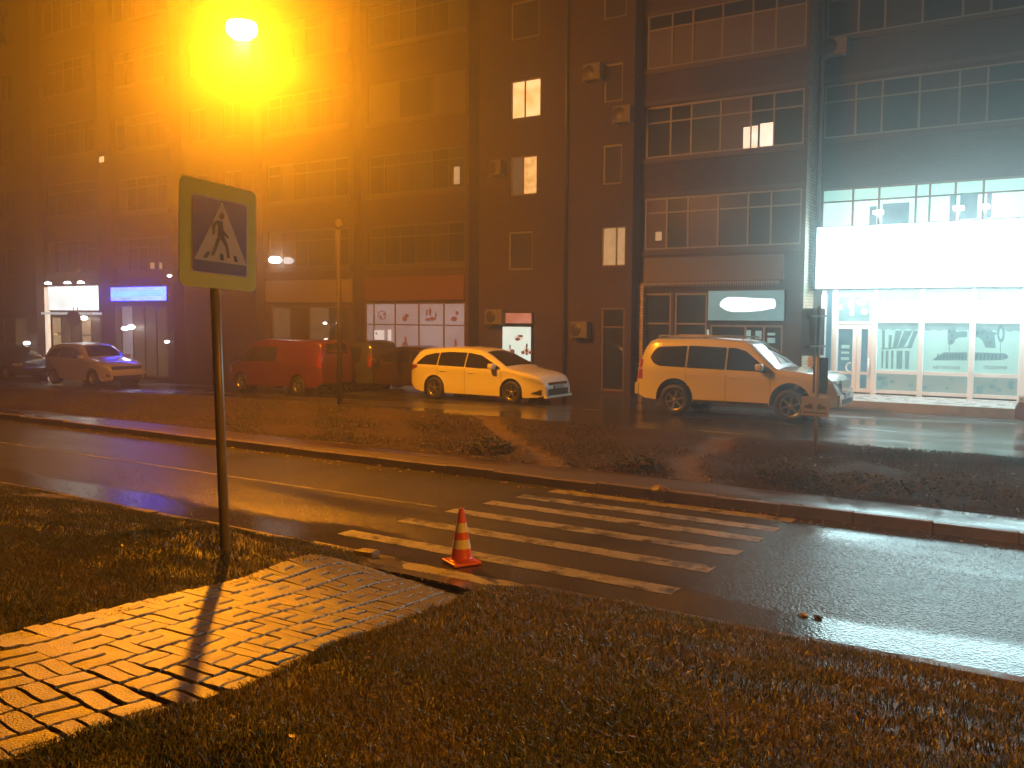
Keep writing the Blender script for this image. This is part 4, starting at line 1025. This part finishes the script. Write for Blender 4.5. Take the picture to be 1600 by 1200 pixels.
# traffic cone
P = at_z(721, 880, 0)
e = empty('traffic_cone', (P.x, P.y, .006), math.radians(62)); tag(e, 'orange traffic cone with two white bands at the near end of the crossing', 'traffic cone')
M['cone'] = mat('orange_cone', (.72, .10, .015), .35, var=.1)
M['cone_w'] = mat('cone_reflective_band', (.82, .82, .8), .3, var=.05)
hc = 86*((P-Vector((0, 0, CAM_H))).dot(fwd))/1450
bm = nb(); s = .175
box(bm, -s, s, -s, s, 0, .035, bev=.012); bobj('base', bm, M['cone'], e)
def rc(t): return .125*(1-t)+.028*t
bm = nb(); prof = [(.15, .034), (.135, .05)]+[(rc(t), .05+(hc-.05)*t) for t in np.linspace(0, 1, 14)]+[(.018, hc+.004), (.016, hc-.03)]
lathe(bm, prof, n=28); bobj('cone_body', bm, M['cone'], e, True)
for a, b in ((.22, .40), (.54, .72)):
    bm = nb(); lathe(bm, [(rc(t)+.003, .05+(hc-.05)*t) for t in np.linspace(a, b, 5)], n=28); bobj('white_band', bm, M['cone_w'], e, True)

# stray stones and lumps on the kerb and road
def lump(x, y, z, r, m, label, name='stone', fl=.5):
    bm = nb(); bmesh.ops.create_icosphere(bm, subdivisions=2, radius=1)
    for v in bm.verts:
        k = r*(1+random.uniform(-.22, .22)); v.co = Vector((v.co.x*k*1.3, v.co.y*k, v.co.z*k*fl))
    o = bobj(name, bm, m); o.location = (x, y, z+r*fl*.6); tag(o, label, name)
    return o
P = at_z(1030, 768, .13); lump(P.x, P.y, .12, .10, M['sign_cream'], 'crumpled pale litter lying on the far kerb above the crossing', 'litter', .7)
P = at_z(1255, 962, 0); lump(P.x, P.y, 0, .035, M['concrete'], 'pale lump of litter on the wet road at the edge of the bright reflection', 'litter', .5)
P = at_z(1278, 966, 0); lump(P.x, P.y, 0, .03, M['dirt'], 'dark clod beside the pale litter on the wet road', 'clod', .6)
P = at_z(574, 874, .05); e = empty('broken_kerb_block', (P.x, P.y, .0), .1); tag(e, 'pale broken kerb stone in the grass where the brick path ends', 'kerb stone')
bm = nb(); box(bm, -.12, .12, -.08, .08, -.05, .16, bev=.02); bobj('block', bm, M['kerb'], e)
bm = nb(); box(bm, -.5, -.17, -.07, .07, -.05, .12, bev=.02); bobj('block', bm, M['kerb'], e)

# ------------------------------------------------------------------ cars
def interp(tab, x):
    if x <= tab[0][0]: return tab[0][1]
    for (a, va), (b, vb) in zip(tab, tab[1:]):
        if x <= b: return va+(vb-va)*(x-a)/(b-a)
    return tab[-1][1]
def sinterp(tab, x, w=.05):
    return (interp(tab, x-w)+2*interp(tab, x)+interp(tab, x+w))/4
class Shell:
    def __init__(s, L, W, top, sill, wheels, ra, belt, tumble=.32, nose=.16, rr=.09):
        s.L, s.W, s.top, s.sill, s.wheels, s.ra, s.belt, s.tum, s.nose, s.rr = L, W/2, top, sill, wheels, ra, belt, tumble, nose, rr
    def zt(s, x): return sinterp(s.top, x)
    def zb(s, x):
        z = interp(s.sill, x)
        for xw, zw in s.wheels:
            d = abs(x-xw)
            if d < s.ra: z = max(z, zw+math.sqrt(s.ra**2-d*d))
        return z
    def w(s, x):
        h = s.L/2; q = 0
        e = (abs(x)-(h-.75))/.75
        if e > 0: q = s.nose*e**2.4
        return s.W-q*1.0
    def y(s, x, z):
        b = interp(s.belt, x); w = s.w(x)
        if z < b: y = w-.05*((b-z)/b)**2*1.3+ .012*math.sin((z/b)*PI*2.2)
        else: y = w-s.tum*(z-b)-.25*s.tum*(z-b)**2
        for xw, zw in s.wheels:      # slight flare round the arches
            d = math.hypot(x-xw, z-zw)
            if s.ra <= d+1e-6 < s.ra+.09: y += .012*(1-(d-s.ra)/.09)
        zt = s.zt(x); t = (z-(zt-s.rr))/s.rr
        if t > 0: y -= s.rr*.9*(1-math.sqrt(max(0, 1-min(1, t)**2)))
        return y
    def ztop(s, x, y):
        ye = s.y(x, s.zt(x)); cw = .035 if s.zt(x) > interp(s.belt, x)+.3 else .03
        return s.zt(x)+cw*(1-(y/ye)**2)
    def stations(s):
        h = s.L/2; xs = set(np.linspace(-h, h, 46).round(4))
        for xw, _ in s.wheels:
            for t in np.linspace(0, PI, 17): xs.add(round(xw+s.ra*math.cos(t)*.9999, 4))
        for k in (.01, .03, .06, .1, .16): xs.add(round(h-k, 4)); xs.add(round(-h+k, 4))
        for x, _ in s.top: xs.add(round(min(h, max(-h, x)), 4))
        xs = sorted(xs); out = [xs[0]]
        for x in xs[1:]:
            if x-out[-1] > .004: out.append(x)
        return out
    def body(s, m, parent):
        bm = nb(); xs = s.stations(); rows = []
        nz, ny = 16, 5
        for x in xs:
            zb_, zt_ = s.zb(x), s.zt(x); side = []
            for k in range(nz+1):
                t = k/nz; t = 1-(1-t)**1.5; z = zb_+(zt_-zb_)*t; side.append((s.y(x, z), z))
            ye = side[-1][0]; tops = [(ye*(1-k/ny), s.ztop(x, ye*(1-k/ny))) for k in range(1, ny+1)]
            half = side+tops
            ring = [(y, z) for y, z in half]+[(-y, z) for y, z in half[-2::-1]]
            rows.append([bm.verts.new((x, y, z)) for y, z in ring])
        n = len(rows[0])
        for A, B in zip(rows, rows[1:]):
            for i in range(n-1): bm.faces.new((A[i], A[i+1], B[i+1], B[i]))
            f = bm.faces.new((A[0], B[0], B[-1], A[-1])); f.material_index = 1
        for R in (rows[0], rows[-1]):
            for i in range(n//2): bm.faces.new((R[i], R[i+1], R[n-2-i], R[n-1-i])) if n-2-i > i+1 else bm.faces.new((R[i], R[i+1], R[n-1-i]))
        for f in bm.faces: f.smooth = True
        o = bobj('body', bm, [m, M['black']], parent)
        for p in o.data.polygons: p.use_smooth = True
        md = o.modifiers.new('es', 'EDGE_SPLIT'); md.split_angle = math.radians(38)
        return o
    def strip(s, name, x0, x1, lo, hi, m, parent, off=.005, nx=18, nz=4, sides=(-1, 1), bulge=0):
        for sd in sides:
            bm = nb(); R = []
            for i in range(nx+1):
                x = x0+(x1-x0)*i/nx; a = interp(lo, x) if isinstance(lo, list) else lo; b = interp(hi, x) if isinstance(hi, list) else hi
                R.append([bm.verts.new((x, sd*(s.y(x, a+(b-a)*k/nz)+off+bulge*math.sin(PI*k/nz)*math.sin(PI*i/nx)), a+(b-a)*k/nz)) for k in range(nz+1)])
            for A, B in zip(R, R[1:]):
                for k in range(nz): bm.faces.new((A[k], A[k+1], B[k+1], B[k])).smooth = True
            bobj(name, bm, m, parent, True)
    def screen(s, name, x0, x1, m, parent, k0=.9, k1=.86, off=.008, nx=10, ny=8):
        bm = nb(); R = []
        for i in range(nx+1):
            x = x0+(x1-x0)*i/nx; kk = k0+(k1-k0)*i/nx; ye = s.y(x, s.zt(x)-.01)*kk
            e = .02; sl = (s.zt(x+e)-s.zt(x-e))/(2*e); nl = math.hypot(1, sl)
            R.append([bm.verts.new((x-sl/nl*off, -ye+2*ye*k/ny, s.ztop(x, -ye+2*ye*k/ny)+off/nl)) for k in range(ny+1)])
        for A, B in zip(R, R[1:]):
            for k in range(ny): bm.faces.new((A[k], A[k+1], B[k+1], B[k])).smooth = True
        return bobj(name, bm, m, parent, True)
wheel_cache = {}
def wheel(parent, x, y, z, r, side, spokes=5, wd=.22):
    key = (round(r, 3), side, spokes)
    if key not in wheel_cache:
        bm = nb(); s = side; lathe(bm, [(r*.62, s*.005), (r*.66, s*.03), (r*.9, s*.03), (r*.98, s*.0), (r, -s*.03), (r, -s*(wd-.03)), (r*.96, -s*wd), (r*.6, -s*wd)], (0, 0, 0), 'y', 32)
        t = bobj('wheel', bm, M['rubber']); tm = t.data; bpy.data.objects.remove(t)
        bm = nb(); lathe(bm, [(r*.64, s*.012), (r*.60, s*.012), (r*.56, -s*.05), (r*.56, -s*.1)], (0, 0, 0), 'y', 32)
        lathe(bm, [(.001, s*.012), (r*.12, s*.01), (r*.13, -s*.03)], (0, 0, 0), 'y', 12)
        for k in range(spokes):
            a = 2*PI*k/spokes+.3; c, q = math.cos(a), math.sin(a); w0, w1 = r*.085, r*.06
            P_ = [(r*.08, -w0), (r*.6, -w1), (r*.6, w1), (r*.08, w0)]
            f = [bm.verts.new((u*c-v*q, s*.004, u*q+v*c)) for u, v in P_]; g2 = [bm.verts.new((u*c-v*q, -s*.035, u*q+v*c)) for u, v in P_]
            bm.faces.new(f); 
            for i in range(4): bm.faces.new((f[i], f[(i+1) % 4], g2[(i+1) % 4], g2[i]))
        t = bobj('rim', bm, M['rim']); rm = t.data; bpy.data.objects.remove(t)
        bm = nb(); lathe(bm, [(.001, -s*.06), (r*.57, -s*.06)], (0, 0, 0), 'y', 24)
        t = bobj('brake_disc', bm, M['black']); dm = t.data; bpy.data.objects.remove(t)
        wheel_cache[key] = (tm, rm, dm)
    tm, rm, dm = wheel_cache[key]
    wv = newobj('wheel', tm, parent); wv.location = (x, y, z)
    newobj('rim', rm, wv); newobj('brake_disc', dm, wv)
def car(name, sh, loc, rz, paint, label, cat, rw, glass_rows, screens, lights, extras=None, group='cars parked in the lot', spokes=5, seams=(), handles=(), mirror=None, scale=1):
    e = empty(name, loc, rz); tag(e, label, cat, group)
    sh.body(paint, e)
    for (x0, x1, lo, hi) in glass_rows: sh.strip('side_window', x0, x1, lo, hi, M['carglass'], e, .006)
    for nm, x0, x1, k0, k1 in screens: sh.screen(nm, x0, x1, M['carglass'], e, k0, k1)
    for (nm, x0, x1, lo, hi, m, off) in lights: sh.strip(nm, x0, x1, lo, hi, M[m], e, off, 8, 3)
    for (x, z0, z1) in seams: sh.strip('door_gap', x-.005, x+.005, z0, z1, M['black'], e, .0015, 1, 8)
    for (x, z) in handles: sh.strip('door_handle', x-.10, x+.10, z-.016, z+.016, paint, e, .012, 4, 3, bulge=.02)
    for xw, zw in sh.wheels:
        for sd in (-1, 1): wheel(e, xw, sd*(sh.w(xw)-.035), rw, rw, sd, spokes)
        bm = nb(); lathe(bm, [(sh.ra+.02, -.0), (sh.ra+.02, .36)], (xw, 0, zw), 'y', 24)
        for v in bm.verts: v.co.y = (sh.w(xw)-.42)+v.co.y if True else 0
        bobj('wheel_arch_liner', bm, M['black'], e)
    if mirror:
        x, z, m = mirror
        for sd in (-1, 1):
            bm = nb(); box(bm, x-.07, x+.10, -.11, .11, -.075, .085, bev=.035)
            o = bobj('mirror', bm, m, e, True); o.location = (0, 0, 0)
            yy = sh.y(x, z)+.12
            for v in o.data.vertices: v.co.y += sd*yy; v.co.z += z
            bm = nb(); box(bm, x-.02, x+.06, -.06, .06, -.03, .0); o = bobj('mirror_arm', bm, M['black'], e)
            for v in o.data.vertices: v.co.y += sd*(sh.y(x, z)+.02); v.co.z += z-.05
    if extras: extras(e, sh)
    return e
def cpaint(name, c, r=.25, coat=.8, var=.03): return mat(name, c, r, var=var, scale=1.5, coat=coat)
def front_box(e, sh, nm, y0, y1, z0, z1, m, d=.02, x=None, rear=False):
    h = sh.L/2 if x is None else x; bm = nb()
    a, b = (h-.05, h+d) if not rear else (-h-d, -h+.05)
    box(bm, a, b, y0, y1, z0, z1, bev=.008); return bobj(nm, bm, M[m] if isinstance(m, str) else m, e)

# white four wheel drive
pw = cpaint('white_paint_suv', (.50, .49, .48))
L = 4.84; top = [(-2.42, .80), (-2.40, 1.18), (-2.34, 1.30), (-2.24, 1.62), (-2.12, 1.80), (-1.95, 1.85), (-.6, 1.87), (.25, 1.82), (.42, 1.77), (1.02, 1.26), (1.12, 1.20), (1.9, 1.13), (2.2, 1.07), (2.34, .96), (2.42, .70)]
sh = Shell(L, 1.89, top, [(-2.42, .50), (-2.2, .40), (-1.9, .38), (1.9, .34), (2.2, .36), (2.42, .42)], [(-1.37, .44), (1.42, .44)], .47, [(-2.42, 1.16), (1.1, 1.10), (2.42, .95)], .26, .18, .10)
def suvx(e, sh):
    sh.strip('sill_trim', -.88, .93, .34, .42, M['black'], e, .008, 12, 2)
    front_box(e, sh, 'grille', -.42, .42, .70, .98, 'chrome'); front_box(e, sh, 'bumper', -.72, .72, .40, .66, pw, .05)
    front_box(e, sh, 'number_plate', -.26, .26, .58, .69, 'sign_grey', .065); front_box(e, sh, 'lower_intake', -.5, .5, .44, .56, 'black', .06); front_box(e, sh, 'rear_bumper', -.8, .8, .48, .76, pw, .05, rear=True)
    for sd in (-1, 1):
        bm = nb(); cyl(bm, (-1.9, sd*.62, 1.93), (.2, sd*.62, 1.91), .018, n=8); [cyl(bm, (x, sd*.62, 1.84), (x, sd*.62, 1.92), .02, n=6) for x in (-1.9, -.8, .2)]; bobj('roof_rail', bm, M['steel'], e)
hiS = [(-2.03, 1.42), (-1.93, 1.60), (-1.82, 1.66), (-1.0, 1.70), (.1, 1.67), (.35, 1.60), (.88, 1.20)]
loS = [(-2.03, 1.38), (-1.93, 1.26), (-1.78, 1.20), (-.9, 1.17), (.88, 1.14)]
P = at_y(1144, 650, 20.9)
suv = car('white_four_wheel_drive', sh, (P.x-.12, 21.85, z_lot(P.x)), math.radians(1.5), pw, 'large boxy white four wheel drive parked before the brightly lit shop', 'car', .385,
    [(-2.03, -1.10, loS, hiS), (-1.06, -.12, loS, hiS), (-.08, .88, loS, hiS)], [('windscreen', .48, 1.0, .86, .93), ('rear_window', -2.33, -2.14, .8, .8)],
    [('headlight', 2.02, 2.36, .80, .98, 'lens', .008), ('tail_light', -2.40, -2.24, .86, 1.34, 'redlens', .008), ('fog_light', 2.2, 2.38, .48, .56, 'lens', .01)], suvx, spokes=6,
    seams=[(-1.08, .46, 1.62), (-.1, .40, 1.64), (.96, .42, 1.12)], handles=[(-.92, 1.00), (.10, .98)], mirror=(.72, 1.24, pw))

# white estate
pw2 = cpaint('white_paint_estate', (.66, .64, .61))
L = 4.60; top = [(-2.30, .62), (-2.28, .95), (-2.20, 1.12), (-2.02, 1.36), (-1.85, 1.42), (-.9, 1.475), (-.3, 1.475), (.15, 1.43), (.5, 1.30), (1.12, .98), (1.25, .94), (1.85, .83), (2.12, .74), (2.26, .60), (2.30, .48)]
sh2 = Shell(L, 1.76, top, [(-2.30, .42), (-2.1, .26), (-1.8, .2), (1.8, .18), (2.1, .2), (2.3, .26)], [(-1.32, .33), (1.30, .33)], .365, [(-2.3, .98), (1.2, .90), (2.3, .70)], .42, .20, .09)
hiW = [(-1.98, 1.02), (-1.7, 1.24), (-1.4, 1.31), (-.9, 1.36), (-.2, 1.355), (.25, 1.29), (.95, .97)]
loW = [(-1.98, .99), (-1.7, .99), (.95, .92)]
def wagx(e, sh):
    front_box(e, sh, 'number_plate', -.26, .26, .42, .52, 'sign_grey', .05); front_box(e, sh, 'grille', -.5, .5, .52, .60, 'chrome', .03, 2.27); front_box(e, sh, 'lower_intake', -.55, .55, .26, .42, 'black', .03, 2.28); front_box(e, sh, 'bumper', -.7, .7, .18, .25, pw2, .05)
    sh.strip('lower_intake', 1.92, 2.2, [(1.92, .30), (2.2, .26)], [(1.92, .31), (2.2, .42)], M['black'], e, .008, 6, 2)
P = at_y(752, 632, 21.6)
wag = car('white_estate_car', sh2, (P.x+.05, 21.9, z_lot(P.x)), math.radians(1), pw2, 'white estate car with a sloping bonnet parked before the poster lightbox', 'car', .315,
    [(-1.98, -1.22, loW, hiW), (-1.18, -.26, loW, hiW), (-.22, .95, loW, hiW)], [('windscreen', .32, 1.08, .86, .94), ('rear_window', -2.18, -2.04, .8, .8)],
    [('headlight', 1.66, 2.22, [(1.66, .70), (2.22, .54)], [(1.66, .725), (2.0, .71), (2.22, .63)], 'lens', .007), ('tail_light', -2.28, -1.95, [(-2.28, .80), (-1.95, .90)], [(-2.28, .97), (-1.95, .97)], 'redlens', .008)],
    wagx, seams=[(-1.2, .34, 1.28), (-.24, .22, 1.33), (.98, .24, .9)], handles=[(-1.02, .82), (-.02, .80)], mirror=(.72, 1.0, pw2))

# red van facing left
pr_ = cpaint('dark_red_paint', (.09, .010, .006), .3)
L = 4.7; topV = [(-2.35, .75), (-2.33, 1.5), (-2.25, 1.72), (-2.1, 1.78), (.5, 1.80), (.95, 1.72), (1.25, 1.5), (1.75, 1.08), (1.85, 1.02), (2.15, .92), (2.3, .76), (2.35, .55)]
shv = Shell(L, 1.82, topV, [(-2.35, .42), (-2.1, .28), (2.1, .24), (2.35, .3)], [(-1.40, .33), (1.48, .33)], .37, [(-2.35, 1.06), (1.8, 1.0), (2.35, .85)], .20, .2, .10)
hiV = [(.2, 1.58), (1.0, 1.56), (1.6, 1.06)]
P = at_y(437, 612, 20.0)
def vanx(e, sh):
    front_box(e, sh, 'grille', -.5, .5, .58, .70, 'black', .02, 2.31); front_box(e, sh, 'bumper', -.75, .75, .3, .5, pr_, .04)
van = car('red_van', shv, (P.x-.3, 20.7, z_lot(P.x)), PI, pr_, 'dull red van facing left behind the crossing sign pole', 'van', .31,
    [(.72, 1.56, 1.06, hiV), (-.35, .66, 1.08, 1.56)], [('windscreen', 1.02, 1.72, .84, .92), ('rear_window', -2.33, -2.26, .8, .8)],
    [('headlight', 1.98, 2.3, .66, .84, 'lens', .008), ('tail_light', -2.33, -2.22, .9, 1.4, 'redlens', .008)], vanx, seams=[(.69, .3, 1.6), (-.4, .3, 1.6), (1.62, .3, 1.0)], handles=[(.5, .98), (.95, .96)], mirror=(1.5, 1.14, M['black']))

van.scale = (.89, .95, .93)
# silver crossover at the far left
psv = cpaint('silver_paint', (.42, .40, .37), .3)
L = 4.25; topC = [(-2.12, .65), (-2.1, 1.0), (-2.0, 1.2), (-1.75, 1.44), (-1.3, 1.56), (-.3, 1.60), (.2, 1.52), (.9, 1.10), (1.05, 1.04), (1.75, .92), (2.0, .82), (2.12, .58)]
shc = Shell(L, 1.8, topC, [(-2.12, .42), (-1.9, .28), (1.9, .24), (2.12, .3)], [(-1.28, .34), (1.28, .34)], .38, [(-2.12, 1.05), (1.0, .98), (2.12, .82)], .40, .22, .10)
hiC = [(-1.65, 1.12), (-1.35, 1.36), (-.9, 1.44), (-.2, 1.44), (.1, 1.38), (.78, 1.06)]
P = at_y(134, 597, 20.3)
def crx(e, sh):
    front_box(e, sh, 'grille', -.6, .6, .66, .78, 'black', .02, 2.08); front_box(e, sh, 'lower_intake', -.6, .6, .28, .44, 'black', .03); front_box(e, sh, 'bumper', -.75, .75, .48, .6, psv, .03)
car('silver_crossover', shc, (P.x-.4, 20.9, z_lot(P.x)), 0, psv, 'small silver crossover with roof reflections parked before the floodlit shop at the far left', 'car', .33,
    [(-1.65, -.92, 1.06, hiC), (-.88, -.06, 1.05, hiC), (-.02, .78, 1.04, hiC)], [('windscreen', .28, .9, .85, .93), ('rear_window', -2.0, -1.8, .8, .8)],
    [('headlight', 1.72, 2.08, .70, .82, 'lens', .008), ('tail_light', -2.1, -1.9, .86, 1.02, 'redlens', .008), ('fog_light', 1.96, 2.1, .4, .5, 'black', .01)], crx, seams=[(-.9, .36, 1.4), (-.04, .3, 1.4), (.86, .3, 1.0)], handles=[(-.75, .9), (.1, .88)], mirror=(.66, 1.1, psv))

# dark saloons and a dark people carrier standing in shade
pdk = cpaint('dark_brown_paint', (.035, .018, .014), .28); pbl = cpaint('dark_blue_paint', (.035, .035, .055), .25); pbk = cpaint('black_paint', (.018, .016, .018), .25)
pmr = cpaint('maroon_paint', (.12, .02, .015), .28)
topD = [(-2.2, .62), (-2.17, .92), (-2.05, 1.02), (-1.5, 1.10), (-.95, 1.38), (-.5, 1.44), (.1, 1.43), (.45, 1.34), (1.1, .98), (1.25, .93), (1.85, .84), (2.08, .74), (2.2, .5)]
hiD = [(-1.3, 1.06), (-.85, 1.29), (-.3, 1.33), (.3, 1.27), (.95, .97)]
def saloon(nm, x, y, rz, paint, label, cat='car'):
    s = Shell(4.4, 1.74, topD, [(-2.2, .4), (-2, .26), (2, .22), (2.2, .28)], [(-1.3, .32), (1.3, .32)], .36, [(-2.2, .96), (1.2, .9), (2.2, .72)], .42, .22, .09)
    return car(nm, s, (x, y, z_lot(x)), rz, paint, label, cat, .305, [(-1.3, -.52, .97, hiD), (-.48, .95, .95, hiD)], [('windscreen', .5, 1.05, .86, .94), ('rear_window', -1.42, -.98, .8, .8)],
        [('headlight', 1.8, 2.14, .62, .74, 'lens', .008), ('tail_light', -2.18, -1.9, .78, .92, 'redlens', .008)], None, seams=[(-.5, .3, 1.25), (.98, .26, .9)], handles=[(-.3, .82)], mirror=(.72, .98, paint))
P = at_y(618, 610, 22.0); saloon('dark_brown_saloon', P.x, 22.9, PI, pdk, 'low dark brown car parked in shade behind the tail of the white estate car')
P = at_y(18, 592, 21.0); saloon('black_saloon', P.x-.9, 21.4, 0, pbk, 'black car cut by the left edge of the picture behind the silver crossover')
P = at_y(1588, 660, 22.2); saloon('maroon_saloon', P.x+2.15, 23.0, PI, pmr, 'maroon car of which only the end shows at the right edge of the picture')
P = at_y(548, 612, 20.4)
shm = Shell(4.2, 1.76, [(-2.1, .7), (-2.08, 1.4), (-2.0, 1.62), (-1.8, 1.7), (.4, 1.72), (.8, 1.6), (1.4, 1.1), (1.55, 1.03), (1.95, .9), (2.1, .55)], [(-2.1, .4), (2.1, .28)], [(-1.25, .32), (1.28, .32)], .36, [(-2.1, 1.02), (1.5, .98), (2.1, .84)], .22, .2, .1)
car('dark_blue_people_carrier', shm, (P.x-2.6, 22.6, z_lot(P.x)-.12), math.radians(180), pbl, 'dark blue people carrier half hidden between the red van and the thin verge pole', 'car', .30,
    [(-1.7, -.4, 1.06, 1.5), (-.35, .9, 1.05, [(-.35, 1.5), (.5, 1.48), (.9, 1.3)])], [('windscreen', .85, 1.35, .84, .92)], [('headlight', 1.8, 2.06, .66, .86, 'lens', .008), ('tail_light', -2.08, -1.98, .9, 1.3, 'redlens', .008)], None, seams=[(-.38, .3, 1.5)], mirror=(1.15, 1.1, pbl))

# ------------------------------------------------------------------ street lamps hung on span wires
M['sodium'] = mat('sodium_bowl', (.5, .4, .2), .3, emit=(1.0, .50, .10), es=26)
def street_lamp(P, Wt, label, span, cut=False, bs=1.0):
    e = empty('street_lamp', P); tag(e, label, 'street lamp', 'street lamps')
    bm = nb(); lathe(bm, [(.001, .20), (.10, .20), (.16*bs, .14), (.22*bs, .06), (.25*bs, .0), (.24*bs, -.01)], n=24); bobj('housing', bm, M['dark_metal'], e, True)
    bm = nb(); lathe(bm, [(.235*bs, -.012), (.26*bs, -.10*bs), (.235*bs, -.19*bs), (.15*bs, -.26*bs), (.001, -.28*bs)], n=24); bobj('glowing_bowl', bm, M['sodium'], e, True)
    bm = nb(); cyl(bm, (0, 0, .2), (0, 0, .75), .018, n=8); bobj('hanger', bm, M['dark_metal'], e)
    a, b = span; bm = nb(); cyl(bm, Vector(a)-P, Vector((0, 0, .75)), .008, n=5); cyl(bm, Vector((0, 0, .75)), Vector(b)-P, .008, n=5); bobj('span_wire', bm, M['dark_metal'], e)
    l = bpy.data.lights.new('street_lamp_light', 'SPOT' if cut else 'POINT')
    if cut: l.spot_size = math.radians(162); l.spot_blend = .25
    l.energy = Wt; l.color = LAMP_COL; l.shadow_soft_size = .12
    if not cut: downlight(e, LAMP_A_DOWN)
    lo = bpy.data.objects.new('street_lamp_light', l); col.objects.link(lo); lo.parent = e; lo.location = (0, 0, -.44)
def downlight(e, Wt):
    l = bpy.data.lights.new('street_lamp_reflector_light', 'SPOT'); l.energy = Wt; l.color = LAMP_COL; l.shadow_soft_size = .12; l.spot_size = math.radians(152); l.spot_blend = .2
    lo = bpy.data.objects.new('street_lamp_reflector_light', l); col.objects.link(lo); lo.parent = e; lo.location = (0, 0, -.45)
rr_ = Vector((rgt.x, rgt.y, 0)).normalized()
sA = LAMP_A-rr_*7.5+Vector((0, 0, 1.1)); sB = LAMP_A+rr_*19+Vector((0, 0, 1.3))
street_lamp(LAMP_A, LAMP_A_W, 'dazzling orange street lamp hanging over the far kerb at the upper left', (sA, sB), bs=1.3)
street_lamp(LAMP_B, LAMP_B_W, 'orange street lamp further along the street outside the picture', (LAMP_B+Vector((-3, -8, 1.2)), LAMP_B+Vector((3, 8, 1.2))), True)

# ------------------------------------------------------------------ wet haze
bm = nb(); box(bm, -82, 44, -30, 40, -1.4, 25.5)
hm = bpy.data.materials.new('drizzle_haze'); hm.use_nodes = True; hm.node_tree.nodes.clear()
pv = hm.node_tree.nodes.new('ShaderNodeVolumePrincipled'); pv.inputs['Density'].default_value = HAZE; pv.inputs['Color'].default_value = (.9, .9, .9, 1); pv.inputs['Anisotropy'].default_value = .86
om = hm.node_tree.nodes.new('ShaderNodeOutputMaterial'); hm.node_tree.links.new(pv.outputs[0], om.inputs['Volume'])
hz = bobj('haze', bm, hm); tag(hz, kind='stuff')
